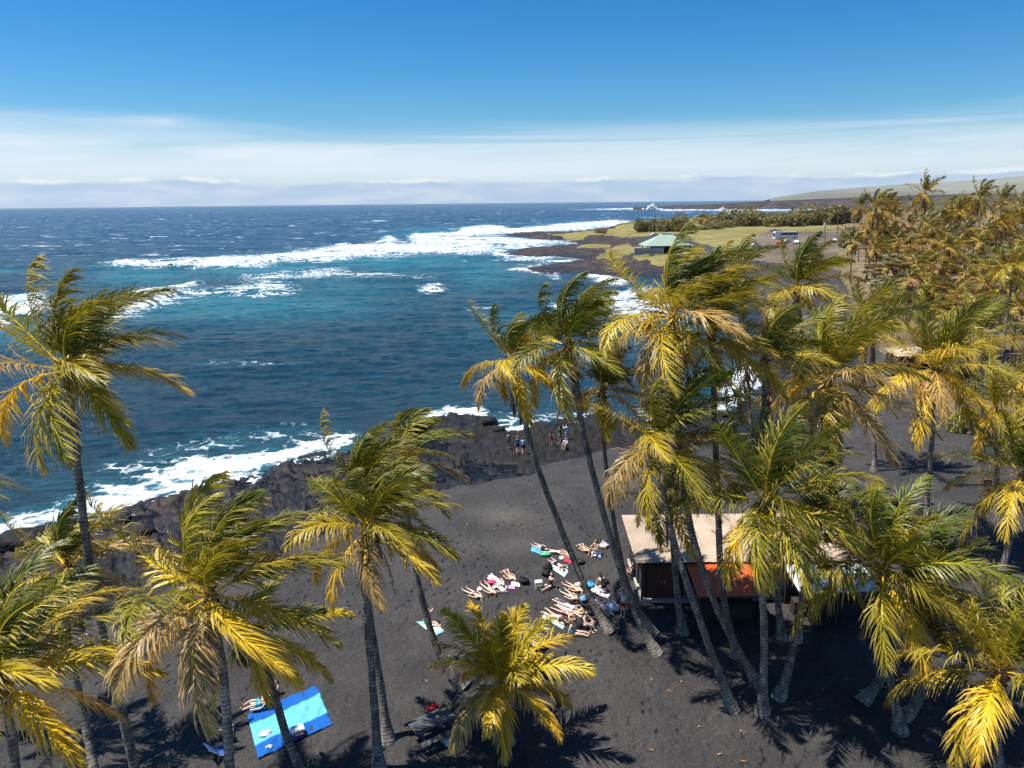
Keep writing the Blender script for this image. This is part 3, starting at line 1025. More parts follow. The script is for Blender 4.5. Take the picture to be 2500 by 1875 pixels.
def make_palm(label, pts, seed, N=24, size=1.0, wind=.55, old=.5, yel=0.0, dead=1, nuts=0, group='coconut palms along the beach', nl=70, lw=.052,
              r_mid=.16, flare=.19, el_hi=82, el_lo=-30, tint=None, sides=10, name='coconut_palm', tatter=.25, ring=.16, fl=4.35):
    """pts: world control points of the trunk, base first, crown last"""
    rng = random.Random(seed)
    base = np.array(pts[0]); rel = [np.array(p) - base for p in pts]
    rel[0] = rel[0] + np.array([0, 0, -.12])
    root = empty(name, base)
    tag(root, label, 'palm tree', group)
    V, F, C = trunk_mesh(rel, rng, r_mid, flare, sides, ring)
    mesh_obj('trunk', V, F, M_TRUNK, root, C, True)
    top = rel[-1]
    fb = crown_fibre(rng, top, .2 * size ** .5)
    fb.build('crown_shaft', M_FIBRE, root, True)
    ph0 = rng.uniform(0, 6.28)
    WIND[:] = (0.93 + rng.uniform(-.12, .05), 0.30 + rng.uniform(-.4, .3), 0.05 + rng.uniform(-.08, .12))
    N = int(N * .92)
    for k in range(N):
        s = (k + .5) / N
        az = ph0 + k * 2.39996 + rng.uniform(-.25, .25)
        el = math.radians(lerp(el_hi, el_lo, s ** 1.15) + rng.uniform(-9, 9))
        L = fl * size * (1.0 - .22 * abs(s - .45)) * rng.uniform(.85, 1.1)
        if s < .1: L *= .8
        age = np.clip((s ** 1.3) * old * 1.25 + rng.uniform(-.24, .26), 0, 1)
        dry = s > .45 and rng.random() < .13
        wk = wind * (1.15 - .5 * s) * rng.uniform(.7, 1.25)
        V, F, C = frond_mesh(L, az, el, wk, age, rng, nl, lw * size ** .5, 1.06 * size, .20 + .70 * s, False, tatter + .35 * (s > .75), yel, dry)
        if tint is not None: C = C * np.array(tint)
        o = mesh_obj('frond', V, F, M_LEAF, root, C, False)
        o.location = top
    for k in range(dead):
        az = rng.uniform(0, 6.28)
        V, F, C = frond_mesh(3.0 * size * rng.uniform(.8, 1.1), az, math.radians(rng.uniform(-75, -45)), wind * .25, 1.0, rng, max(20, nl * 2 // 3), lw * .7, .7 * size, 1.4, True, .6)
        o = mesh_obj('dead_frond', V, F, M_LEAF, root, C, False)
        o.location = top + np.array([0, 0, -.3])
    if nuts:
        for k in range(nuts):
            an = rng.uniform(0, 6.28); mb = MB()
            mb.ell((top[0] + math.cos(an) * .3, top[1] + math.sin(an) * .3, top[2] - .35 - rng.uniform(0, .3)), (.12, .12, .15), 8, 6)
            mb.build('coconut', M_NUT, root, True)
    return root


def px_palm(label, base, crown, via=(), dy=1.5, bz=None, **kw):
    """trunk surveyed by base, way points and crown on the photo; dy = lean away from the viewer in metres"""
    if bz is None:
        b = G(*base)
    else:
        b = on_plane(base[0], base[1], bz); b[2] = gz(b[0], b[1])
    ctr = [b]
    n = len(via)
    for i, v in enumerate(via):
        ctr.append(at_y(v[0], v[1], b[1] + dy * (i + 1) / (n + 1.0)))
    ctr.append(at_y(crown[0], crown[1], b[1] + dy))
    return make_palm(label, ctr, **kw)


PALMS = [
    dict(label='tall lone palm over the sea at the far left, tattered crown streaming right', base=(345, 1955), crown=(165, 905), via=[(312, 1800), (232, 1460), (195, 1190)], dy=1.0,
         seed=1, N=26, size=1.03, wind=.8, old=.55, dead=1, nuts=1, tatter=.45),
    dict(label='big palm left of the blue blanket with bright yellow fronds hanging to the sand', base=(575, 2190), crown=(512, 1455), via=[(560, 1860), (545, 1650)], dy=1.0,
         seed=2, N=25, size=1.02, wind=.55, old=.75, yel=.04, dead=3, fl=4.4),
    dict(label='leaning palm whose grey trunk crosses the blue striped blanket', base=(775, 1965), crown=(632, 1540), via=[(712, 1830), (668, 1690)], dy=1.2, seed=3, N=15, size=.75, wind=.4, old=.95, dead=4, el_hi=50, el_lo=-60),
    dict(label='palm with a straight trunk and round wind-combed crown, left of the sunbathers', base=(925, 1880), crown=(905, 1290), via=[(912, 1700), (895, 1480)], dy=1.0, seed=4, N=26, size=.90, wind=.7, old=.6, dead=2),
    dict(label='thin trunked palm just behind the straight trunk, crown tangled with it', base=(948, 1808), crown=(880, 1200), via=[(930, 1680), (900, 1480)], dy=1.5, seed=5, N=18, size=.85, wind=.75, old=.4, dead=1),
    dict(label='curved palm with a fat bulging root beside the seated woman with the towel', base=(1132, 1672), crown=(985, 1130), via=[(1075, 1600), (1035, 1480), (1003, 1330)], dy=1.6, seed=6, N=20, size=.80, wind=.95, old=.4, dead=1, flare=.3),
    dict(label='short young palm with glowing lime and yellow fronds at the bottom centre', base=(1240, 1812), crown=(1226, 1668), dy=.2, seed=7, N=20, size=.9, wind=.10, old=.8, yel=.45, dead=0, el_hi=72, el_lo=-8, lw=.066),
    dict(label='palm cut by the left edge with yellow fronds fanning low over the sand', base=(60, 2230), crown=(5, 1660), via=[(40, 1900)], dy=.6, seed=8, N=24, size=1.05, wind=.55, old=.75, yel=.05, dead=1, fl=4.4),
    dict(label='palm at the left whose crown sits beside the long bare trunk, above wet rocks', base=(240, 1945), crown=(165, 1385), via=[(215, 1800), (165, 1560)], dy=3.2, seed=9, N=20, size=.78, wind=.5, old=.6, dead=3),
    dict(label='palm outside the left edge showing only a dark frond tip over the surf', base=(-210, 1800), crown=(-150, 1190), dy=1.0, seed=10, N=16, size=.8, wind=.6, old=.4, dead=0),
    dict(label='leaning palm left of the trio above the sunbathers, long brown frond down its trunk', base=(1487, 1540), crown=(1256, 885), via=[(1432, 1440), (1370, 1290), (1300, 1100)], dy=2.6, seed=11, N=23, size=.92, wind=.6, old=.6, dead=3, flare=.24),
    dict(label='tallest palm of the trio above the sunbathers with a dark wind-torn plume', base=(1603, 1594), crown=(1388, 845), via=[(1545, 1480), (1470, 1240), (1412, 1000)], dy=2.5, seed=12, N=25, size=1.0, wind=.8, old=.42, dead=1, nuts=3, flare=.24),
    dict(label='thin palm of the trio above the sunbathers with the smallest crown', base=(1596, 1546), crown=(1470, 955), via=[(1537, 1440), (1500, 1280), (1475, 1090)], dy=2.2, seed=13, N=18, size=.78, wind=.5, old=.6, dead=2, r_mid=.12, flare=.22),
    dict(label='towering palm with a huge golden plume right of the trio, pavilion behind it', base=(1852, 1672), crown=(1646, 775), via=[(1740, 1460), (1672, 1220), (1652, 980)], dy=3.0, seed=14, N=31, size=1.14, wind=.9, old=.6, yel=.08, dead=3, nuts=2, tatter=.35),
    dict(label='palm with a pale drooping head frond in front of the hut roof corner', base=(1790, 1732), crown=(1617, 1088), via=[(1725, 1560), (1663, 1380), (1624, 1230)], dy=2.6, seed=15, N=26, size=1.06, wind=.5, old=.62, dead=2, flare=.2),
    dict(label='palm with a slim upright trunk passing the left half of the orange awning', base=(1802, 1606), crown=(1738, 815), via=[(1765, 1450), (1752, 1220), (1744, 1000)], dy=2.0, seed=16, N=20, size=.95, wind=.6, old=.6, dead=3),
    dict(label='wide green palm directly over the hut roof, trunk standing on open sand', base=(1862, 1742), crown=(1868, 1225), via=[(1866, 1560), (1860, 1380)], dy=.6, seed=17, N=27, size=1.12, wind=.42, old=.62, dead=2, nuts=4, flare=.2),
    dict(label='palm behind the hut rising between the two largest crowns', base=(1910, 1560), crown=(1866, 880), via=[(1895, 1420), (1870, 1120)], dy=1.5, seed=18, N=18, size=.85, wind=.6, old=.6, dead=2),
    dict(label='broad palm with sweeping golden fronds right of the hut, trunk leaning right', base=(1942, 1562), crown=(2022, 930), via=[(1972, 1380), (1998, 1180)], dy=2.4, seed=19, N=31, size=1.30, wind=.55, old=.65, yel=.06, dead=3, nuts=3, flare=.22),
    dict(label='low palm with lit yellow fronds over the right half of the hut roof', base=(1902, 1703), crown=(1974, 1312), via=[(1930, 1612), (1960, 1460)], dy=1.2, seed=51, N=21, size=1.0, wind=.4, old=.6, yel=.0, dead=1, flare=.2),
    dict(label='palm standing back between the golden fronds and the bare-stalked palm', base=(2135, 1150), crown=(2128, 790), via=[(2136, 960)], dy=1.5, seed=52, N=22, size=1.05, wind=.6, old=.6, dead=2, nl=50),
    dict(label='palm at the end of the stone wall, right of the bare-stalked palm', base=(2432, 1250), crown=(2425, 1000), via=[(2434, 1120)], dy=1.0, seed=53, N=21, size=1.05, wind=.4, old=.75, dead=3, nl=50, tatter=.4),
    dict(label='palm behind the stone wall with its crown right of the bare stalks', base=(2395, 1080), crown=(2392, 820), via=[(2398, 950)], dy=1.0, seed=54, N=21, size=1.05, wind=.55, old=.65, dead=2, nl=44),
    dict(label='dark palm behind the golden plume, standing back near the wet sand', base=(1985, 1255), crown=(1945, 705), via=[(1978, 1000)], dy=1.5, seed=20, N=27, size=1.15, wind=.7, old=.4, dead=2),
    dict(label='palm with bare yellow upright stalks beside the low stone wall', base=(2256, 1345), crown=(2284, 905), via=[(2264, 1220), (2276, 1060)], dy=1.5, seed=21, N=29, size=1.33, wind=.32, old=.8, yel=.12, dead=3),
    dict(label='dark green fan-like palm on open sand right of the white awning', base=(2200, 1785), crown=(2158, 1395), via=[(2176, 1669), (2153, 1540)], dy=.8, seed=22, N=26, size=1.08, wind=.36, old=.5, dead=1),
    dict(label='palm filling the bottom right corner with thick yellow-green fronds', base=(2440, 1905), crown=(2447, 1640), via=[(2434, 1800)], dy=.4, seed=23, N=26, size=1.12, wind=.28, old=.72, yel=.08, dead=1, nuts=2),
    dict(label='palm with a hooked trunk curving up from its root, right of the awning shadow', base=(2205, 1752), crown=(2275, 1425), via=[(2245, 1700), (2264, 1600)], dy=.8, seed=24, N=17, size=.8, wind=.35, old=.65, dead=2, flare=.2),
    dict(label='palm with a pale sunlit root leaning right beneath the dark green palm', base=(2105, 1712), crown=(2232, 1450), via=[(2152, 1655), (2195, 1580)], dy=1.2, seed=25, N=14, size=.75, wind=.35, old=.55, dead=1, flare=.2),
    dict(label='leaning palm at the right edge above the pale notice board', base=(2442, 1400), crown=(2497, 1165), via=[(2468, 1310)], dy=.8, seed=26, N=25, size=1.28, wind=.35, old=.7, dead=3, tatter=.45),
    dict(label='small dark palm tucked behind others at the left corner of the hut', base=(1668, 1545), crown=(1634, 1225), via=[(1652, 1440)], dy=1.0, seed=27, N=16, size=.84, wind=.5, old=.3, dead=2),
    dict(label='palm behind the golden plume with its crown in front of the parking lot', base=(1840, 1110), crown=(1795, 690), via=[(1822, 900)], dy=1.5, seed=28, N=26, size=1.2, wind=.8, old=.45, dead=2, nl=44),
    dict(label='palm half cut by the right edge above the stone wall', base=(2560, 1240), crown=(2545, 930), dy=1.0, seed=29, N=22, size=1.15, wind=.4, old=.7, dead=3, nl=44),
    dict(label='twin palm left of its pair with grey trunk at the right above the stone wall', base=(2425, 905), crown=(2452, 655), via=[(2436, 800)], dy=1.0, seed=30, N=20, size=1.0, wind=.7, old=.6, dead=2, nl=34, lw=.075),
    dict(label='twin palm right of its pair with grey trunk at the right above the stone wall', base=(2448, 905), crown=(2476, 650), via=[(2456, 800)], dy=1.0, seed=31, N=20, size=1.0, wind=.7, old=.65, dead=2, nl=34, lw=.075),
]
for kw in PALMS:
    px_palm(**kw)


# ------- the grove behind the stone wall: a handful of kinds, copied with all their parts
def copy_tree(o, parent=None):
    c = o.copy()
    COL.objects.link(c)
    c.parent = parent
    for ch in o.children:
        copy_tree(ch, c)
    return c


PROTO = []
for k in range(6):
    rng = random.Random(900 + k)
    hgt_ = 12.5
    pr = make_palm('x', [(0, 0, 0), (rng.uniform(-.4, .3), 0, 4), (rng.uniform(-.5, .8), 0, 8.5), (rng.uniform(-.6, .9), 0, hgt_)], seed=700 + k, N=20, size=1.2, wind=.85,
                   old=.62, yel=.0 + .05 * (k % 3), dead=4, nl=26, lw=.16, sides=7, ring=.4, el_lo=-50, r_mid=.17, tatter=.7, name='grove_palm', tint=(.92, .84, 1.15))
    PROTO.append(pr)
WIND[:] = (.93, .30, .05)
GROVE_L = 'slender wind-bent palm in the crowded grove behind the stone wall'
GROVE = [((2115, 682), (2097, 512)), ((2172, 640), (2183, 533)), ((2238, 640), (2240, 474)), ((2251, 660), (2253, 545)), ((2372, 640), (2380, 482)), ((2316, 690), (2319, 607)),
         ((2470, 690), (2466, 592)), ((2425, 720), (2425, 622)), ((2325, 640), (2330, 517)), ((2428, 640), (2430, 490)), ((2475, 650), (2470, 505)), ((2122, 650), (2127, 545)),
         ((2135, 700), (2133, 608)), ((2208, 640), (2212, 548)), ((2290, 640), (2285, 540)), ((2350, 655), (2352, 560)), ((2400, 660), (2400, 560)), ((2445, 655), (2446, 545)),
         ((2495, 660), (2497, 560)), ((2075, 690), (2080, 590)), ((2270, 700), (2274, 612)), ((2360, 720), (2364, 632)), ((2395, 740), (2392, 650)), ((2290, 740), (2300, 655)),
         ((2340, 770), (2345, 672)), ((2200, 700), (2203, 600)), ((2240, 740), (2240, 640)), ((2490, 760), (2494, 640)), ((2390, 800), (2396, 690)), ((2440, 790), (2436, 700)),
         ((2320, 820), (2330, 715)), ((2095, 640), (2098, 560)), ((2150, 640), (2155, 570)), ((2300, 690), (2303, 575)), ((2380, 690), (2383, 590)), ((2485, 720), (2488, 615)),
         ((2230, 690), (2232, 580)), ((2180, 690), (2178, 585)), ((2520, 700), (2520, 540)), ((2515, 830), (2518, 700)), ((2370, 860), (2376, 740)), ((2255, 800), (2262, 700)),
         ((2160, 735), (2163, 645)), ((2210, 780), (2216, 680)), ((2280, 850), (2290, 750)), ((2330, 900), (2340, 790)), ((2410, 880), (2420, 770)), ((2470, 860), (2480, 745))]
rg = random.Random(77)
for q in range(30):     # crowns between the ones that stand out
    cx_ = rg.uniform(2085, 2535); cy_ = 498 + 150 * rg.random() ** 1.3
    if cx_ < 2085 + (cy_ - 545) * .6: cx_ += 90
    GROVE.append(((cx_, cy_ + rg.uniform(75, 120)), (cx_ + rg.uniform(-4, 6), cy_)))
used = set()
for i, (b, c) in enumerate(GROVE):
    k = i % len(PROTO)
    g = G(*b)
    topz = at_y(c[0], c[1], g[1])[2]
    s = max(.45, (topz - g[2]) / 12.5)
    if k in used: r = copy_tree(PROTO[k])
    else: r = PROTO[k]; used.add(k)
    rng = random.Random(i * 7 + 3)
    r.location = g
    sxy = (.72 + .25 * s) * rng.uniform(.9, 1.12)
    r.scale = (sxy, sxy, s)
    r.rotation_euler = (0, 0, rng.uniform(-.35, .35))
    r['group'] = 'palms of the grove behind the stone wall'
    NAMED = {4: 'grove palm breaking the skyline midway between the tallest one and the right edge', 9: 'grove palm breaking the skyline near the right edge',
             1: 'grove palm with a wide crown, left of the tallest one', 11: 'small grove palm right beside the one nearest the parking lot'}
    r['label'] = NAMED[i] if i in NAMED else 'tallest grove palm, its crown standing against the sky above the pale hills' if i == 2 else \
        'grove palm nearest the parking lot, its lone crown over the far lava point' if i == 0 else GROVE_L

# lone small palms out on the headland
HEADP = [((1597, 545), (1600, 530), 'tiny wind-bent palm rising from the bush left of the pavilion roof'), ((1722, 573), (1724, 536), 'small palm with brown fronds on the grass right of the pavilion'),
         ((1892, 566), (1896, 548), 'small palm leaning over the parked bus'), ((1932, 533), (1934, 511), 'tiny palm standing against the far lava point')]
for i, (b, c, lab) in enumerate(HEADP):
    g = G(*b); topz = at_y(c[0], c[1], g[1])[2]
    r = copy_tree(PROTO[i]); s = max(.3, (topz - g[2]) / 12.5)
    r.location = g; r.scale = (.8 * s + .25, .8 * s + .25, s); r.rotation_euler = (0, 0, .2 * i - .3)
    r['group'] = 'lone palms on the headland'; r['label'] = lab


# ------- fan palms with pale stiff leaves
M_FAN = leaf_mat('fan_leaf', .25, .4)


def fan_palm(label, loc, h, seed):
    rng = random.Random(seed)
    root = tag(empty('fan_palm', loc), label, 'palm tree', 'fan palms at the edge of the grove')
    V, F, C = trunk_mesh([np.array([0, 0, -.1]), np.array([.1, 0, h * .5]), np.array([0, 0, h])], rng, .2, .1, 8, .3)
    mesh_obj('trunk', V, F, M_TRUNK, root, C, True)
    for k in range(30):
        az = k * 2.4 + rng.uniform(-.2, .2); el = math.radians(lerp(80, -45, (k + .5) / 30) + rng.uniform(-8, 8))
        d = np.array([math.cos(el) * math.cos(az), math.cos(el) * math.sin(az), math.sin(el)]) + WIND * .25
        d /= np.linalg.norm(d)
        sd_ = np.cross(d, (0, 0, 1.0)); sd_ /= np.linalg.norm(sd_) + 1e-6; nn = np.cross(sd_, d)
        st = d * rng.uniform(.7, 1.1); R = rng.uniform(.75, 1.0)
        V = []; F = []; C = []
        tone = rng.uniform(.7, 1.3); c0 = np.array([.23, .20, .09]) * tone; c1 = np.array([.48, .38, .2]) * tone
        for a, b in ((-.02, -.01), (.02, -.01), (0, .02)):
            V.append(sd_ * a + nn * b); C.append(c0); V.append(st + sd_ * a + nn * b); C.append(c0)
        F += [(0, 2, 3, 1), (2, 4, 5, 3), (4, 0, 1, 5)]
        ns = 16
        for q in range(ns):
            a0 = lerp(-1.9, 1.9, q / ns); a1 = lerp(-1.9, 1.9, (q + .8) / ns); am = (a0 + a1) / 2
            b = len(V)
            drop = np.array([0, 0, -.25 * R])
            for a, rr, up in ((a0, .55, -.03), (am, .6, .05), (a1, .55, -.03)):
                V.append(st + (d * math.cos(a) + sd_ * math.sin(a)) * rr * R + nn * up); C.append(c0)
            V.append(st); C.append(c0)
            V.append(st + (d * math.cos(am) + sd_ * math.sin(am)) * R * rng.uniform(1.0, 1.15) + drop + WIND * .12); C.append(c1)
            F += [(b + 3, b, b + 1), (b + 3, b + 1, b + 2), (b, b + 4, b + 1), (b + 1, b + 4, b + 2)]
        o = mesh_obj('fan_leaf', np.array(V), F, M_FAN, root, np.array(C)); o.location = (0, 0, h)
    return root


for i, (b, c, lab) in enumerate([((2178, 735), (2168, 640), 'pale fan palm, the tallest of three at the left edge of the grove'),
                                 ((2150, 760), (2146, 692), 'pale fan palm, the lowest of three at the left edge of the grove'),
                                 ((2128, 720), (2126, 658), 'pale fan palm, the leftmost of three at the edge of the grove')]):
    g = G(*b)
    o = fan_palm(lab, g, max(2.5, at_y(c[0], c[1], g[1])[2] - g[2]), 40 + i)
    o.scale = (1.9, 1.9, 1.0)


# ------- shrubs
def shrub_mesh(seed, nleaf=1500, c0=(.07, .075, .022), c1=(.16, .145, .045), lob=9):
    rng = np.random.default_rng(seed)
    cen = rng.normal(0, .42, (lob, 3)); cen[:, 2] = np.abs(cen[:, 2]) * .35 + .22
    cen[:, 0] += .25 * cen[:, 2]
    rad = rng.uniform(.28, .5, lob)
    k = rng.integers(0, lob, nleaf)
    d = rng.normal(0, 1, (nleaf, 3)); d /= np.linalg.norm(d, axis=1)[:, None]
    p = cen[k] + d * (rad[k] * rng.uniform(.75, 1.05, nleaf))[:, None]
    p[:, 2] = np.abs(p[:, 2])
    a = rng.normal(0, 1, (nleaf, 3)) + d * .8; a /= np.linalg.norm(a, axis=1)[:, None]
    b = np.cross(a, rng.normal(0, 1, (nleaf, 3))); b /= np.linalg.norm(b, axis=1)[:, None]
    s = rng.uniform(.03, .075, nleaf)[:, None]
    V = np.stack([p - a * s * 1.4, p + b * s * .7, p + a * s * 1.6, p - b * s * .7], 1).reshape(-1, 3)
    F = np.arange(nleaf * 4).reshape(-1, 4)
    t = rng.random(nleaf)[:, None] * .6 + .4 * rng.random(lob)[k][:, None]
    C = np.repeat(lerp(np.array(c0), np.array(c1), t), 4, axis=0)
    return V, F, C


def stem_mb(seed):
    rng = random.Random(seed); mb = MB()
    for k in range(5):
        a = rng.uniform(0, 6.28)
        mb.tube([(0, 0, -.05), (math.cos(a) * .15, math.sin(a) * .15, .3), (math.cos(a) * .4, math.sin(a) * .4, .65)], [.05, .035, .015], 5)
    return mb


M_STEM = simple('shrub_stem', (.13, .10, .07), .9, .1, .3, 4)
SHR = []
for k in range(4):
    root = empty('shrub')
    V, F, C = shrub_mesh(60 + k, 2600, *(((.13, .13, .06), (.27, .24, .11)) if k < 3 else ((.20, .22, .03), (.36, .34, .05))))
    mesh_obj('foliage', V, F, M_BUSH, root, C)
    stem_mb(k).build('stem', M_STEM, root)
    SHR.append(root)
shr_used = set()


def shrub(kind, px, py, w, h, label, group, rz=0.0, wpx=True):
    r = copy_tree(SHR[kind]) if kind in shr_used else SHR[kind]
    shr_used.add(kind)
    g = G(px, py)
    k = g[1] / FPX if wpx else 1.0
    r.location = g; r.scale = (w * k * .78, w * k * .6, h * k * 1.35); r.rotation_euler = (0, 0, rz)
    tag(r, label, 'shrub', group)
    return r


BUSH = [(0, 1578, 566, 46, 26, 'dark round bush at the left end of the headland thicket'), (1, 1612, 564, 36, 18, 'low dark bush in the middle of the headland thicket'),
        (2, 1640, 564, 56, 29, 'tall yellow-green mound of bush behind the pavilion roof'), (1, 1668, 565, 44, 18, 'low bush right behind the pavilion roof peak'),
        (0, 1700, 562, 50, 9, 'low grey-green scrub right of the pavilion'), (2, 1735, 560, 40, 13, 'dark bush beside the small brown palm'),
        (0, 1765, 556, 45, 16, 'bush between the small brown palm and the great thicket'), (1, 1805, 553, 80, 34, 'largest grey-green thicket mound above the golden plume'),
        (2, 1850, 551, 90, 30, 'broad thicket mound left of the parked bus'), (0, 1893, 550, 80, 22, 'thicket mound directly behind the parked bus'),
        (1, 1940, 552, 90, 30, 'long low thicket right of the parked bus'), (2, 1990, 550, 80, 34, 'thicket left of the utility poles'), (0, 2030, 548, 80, 40, 'tall scrub behind the utility poles'),
        (1, 1468, 569, 22, 10, 'small lone shrub on the lava left of the grass'), (3, 2350, 1048, 70, 46, 'bright yellow-green shrub growing over the stone wall'),
        (3, 2395, 1040, 60, 40, 'smaller bright green shrub right along the stone wall')]
for i, b in enumerate(BUSH):
    shrub(*b, 'thicket shrubs on the headland' if i < 14 else 'shrubs on the stone wall', rz=i * .4)
# undergrowth between the grove trunks
UNDER = 'brownish undergrowth bush between the trunks of the palm grove'
rng = random.Random(5)
for i in range(34):
    px = rng.uniform(2080, 2530); py = rng.uniform(590, 960)
    if px < 2085 + (py - 640) * .55: continue
    r = shrub(i % 3, px, py, rng.uniform(50, 95), rng.uniform(26, 46), UNDER, 'undergrowth bushes in the palm grove', rng.uniform(0, 6))


# ------- fallen fronds, litter
M_LITTER = simple('dry_litter', (.30, .16, .07), .8, .2, .3, 10)
LIT = [(1590, 1833), (1757, 1843), (1815, 1861), (1809, 1786), (1664, 1666), (2007, 1684), (1633, 1689), (1706, 1775), (1575, 1570), (1030, 1708), (890, 1842), (1590, 1660)]
for i, p in enumerate(LIT):
    g = G(*p, dz=.03); mb = MB(); rng = random.Random(i)
    n = 7; V = []; a = rng.uniform(0, 3.1); L = rng.uniform(.14, .24)
    for k in range(n):
        s = k / (n - 1); wd = .035 * math.sin(math.pi * min(.98, s + .04)) + .01
        cx = (s - .5) * L; z = .02 * math.sin(s * 3.1) + .005
        for q in (-1, 0, 1):
            V.append((cx, q * wd, z + abs(q) * .012))
    F = []
    for k in range(n - 1):
        for q in (0, 1): F.append((k * 3 + q, k * 3 + 3 + q, k * 3 + 4 + q, k * 3 + 1 + q))
    mb.add(V, F)
    o = mb.build('fallen_leaf', M_LITTER, smooth=True)
    o.location = g; o.rotation_euler = (0, 0, a)
    tag(o, 'curled orange-brown dry leaf lying on the open black sand', 'leaf', 'dry leaves scattered on the sand')


FALL = [((1600, 1345), 2.78, .3, 'dry brown frond fallen on the left end of the hut roof'), ((1795, 1330), 2.82, 2.0, 'dry brown frond fallen on the middle of the hut roof'),
        ((2010, 1390), 2.72, 1.2, 'dry brown frond fallen near the right end of the hut roof'), ((2090, 1690), None, .2, 'dry frond lying on the sand beside the pale sunlit root')]
for i, (p, z, a, lab) in enumerate(FALL):
    rg = random.Random(500 + i)
    g = G(*p) if z is None else on_plane(p[0], p[1], 2.0 + z)
    WIND[:] = (0, 0, 0)
    V, F, C = frond_mesh(rg.uniform(1.5, 2.2), a, .05, 0, 1.0, rg, 34, .035, .5, .05, True, .5)
    V[:, 2] = np.clip(V[:, 2] * .25 + .06, .02, .3)
    o = mesh_obj('fallen_frond', V, F, M_LEAF, None, C * 1.6); o.location = g
    tag(o, lab, 'palm frond', 'fallen fronds')
WIND[:] = (.93, .30, .05)
rd = np.random.default_rng(3)
n = 2600
cx = rd.uniform(-16, 24, n); cyy = rd.uniform(23, 62, n)
hz_ = hgt(cx, cyy)
ok = hz_ > .9
cx, cyy, hz_ = cx[ok], cyy[ok], hz_[ok]; n = len(cx)
a = rd.uniform(0, 6.28, n); sz = rd.uniform(.012, .04, n) * np.where(rd.random(n) < .07, 2.2, 1)
V = np.zeros((n, 4, 3))
for q, (ax, rr) in enumerate(((0, 1.8), (2.2, .8), (3.9, .9))):
    V[:, q, 0] = cx + np.cos(a + ax) * sz * rr; V[:, q, 1] = cyy + np.sin(a + ax) * sz * rr; V[:, q, 2] = hz_ - .01
V[:, 3, 0] = cx; V[:, 3, 1] = cyy; V[:, 3, 2] = hz_ + sz * .8
b0 = np.arange(n)[:, None] * 4
F = np.concatenate([b0 + np.array([0, 1, 3]), b0 + np.array([1, 2, 3]), b0 + np.array([2, 0, 3])])
tone = rd.random(n)[:, None]
C = np.where(tone < .55, np.array([.16, .14, .12]), np.where(tone < .85, np.array([.42, .37, .29]), np.array([.40, .2, .06])))
o = mesh_obj('beach_debris', V.reshape(-1, 3), F, simple('debris', (1, 1, 1), .9, .1, .2, 20, .1, attr=True), None, np.repeat(C, 4, axis=0))
tag(o, 'scattered pale coral chips and bits of dry leaf on the black sand', 'debris', kind='stuff')

# ------- rocks
def rock_mb(seed, r=(1, 1, .7), det=(12, 8)):
    rng = random.Random(seed)
    ph = [rng.uniform(0, 6.28) for _ in range(6)]
    def fn(p):
        return 1 + .18 * math.sin(3 * p[0] + ph[0]) * math.cos(3.3 * p[1] + ph[1]) + .13 * math.sin(5 * p[2] + 4 * p[0] + ph[2]) + rng.uniform(-.07, .07)
    return MB().ell((0, 0, 0), r, det[0], det[1], fn=fn)


BOULD = [(42, 1322, 1.5, 'large black boulder in the surf at the far left'), (92, 1300, .8, 'wet boulder right of the large one in the left surf'), (120, 1345, .9, 'low boulder behind the left surf line'),
         (160, 1420, .9, 'boulder on the wet shelf beside the long bare trunk'), (345, 1300, .9, 'boulder at the edge of the foam left of the big palm'), (300, 1262, .7, 'small dark boulder washed by the foam'),
         (1215, 1048, .9, 'boulder at the right end of the black rock islet'), (1190, 1030, 1.1, 'rounded boulder on the black rock islet'),
         (1370, 1035, .8, 'boulder at the foam line behind the standing bathers'), (1822, 970, .5, 'small rock where the foam meets the grey wet sand'), (1770, 1015, .7, 'rock by the foam below the golden plume'),
         (1790, 1035, .6, 'lower rock of the pair below the golden plume')]
for i, (px, py, s, lab) in enumerate(BOULD):
    g = G(px, py)
    o = rock_mb(100 + i, (s, s * .8, s * .55), (14, 9)).build('lava_boulder', M_ROCK, smooth=True, col=True)
    o.location = (g[0], g[1], max(g[2], 0) + s * .15); o.rotation_euler = (0, 0, i)
    me = o.data; ca = me.color_attributes['Col']
    ca.data.foreach_set('color', np.tile(np.array([.45 if i < 8 else .2, 0, 0, 1], np.float32), len(me.vertices)))
    tag(o, lab, 'rock', 'boulders along the shore')

M_STONE = simple('wall_stone', (.15, .135, .12), .9, .15, .4, 3, .4)
wall = tag(empty('stone_wall', G(2320, 1035)), 'low dry-stone wall of grey boulders edging the sand at the right', 'wall')
wl = [G(2238, 978), G(2275, 1005), G(2320, 1035), G(2365, 1055), G(2430, 1080), G(2530, 1110)]
P, L = catmull(np.array(wl), 46)
stones = [rock_mb(300 + k, (.42, .34, .30), (9, 6)).build('stone', M_STONE, wall, True) for k in range(5)]
base = np.array(wall.location)
rng = random.Random(8)
first = set()
for lay in range(2):
    for i, p in enumerate(P):
        if lay == 1 and rng.random() < .35: continue
        k = rng.randrange(5)
        o = stones[k] if k not in first else stones[k].copy()
        if k in first: COL.objects.link(o)
        first.add(k)
        o.parent = wall
        s = rng.uniform(.8, 1.5)
        o.location = (p[0] - base[0] + rng.uniform(-.3, .3), p[1] - base[1] + rng.uniform(-.3, .3), p[2] - base[2] + .2 + .42 * lay)
        o.scale = (s, s, s * .85); o.rotation_euler = (rng.uniform(-.3, .3), rng.uniform(-.3, .3), rng.uniform(0, 6))

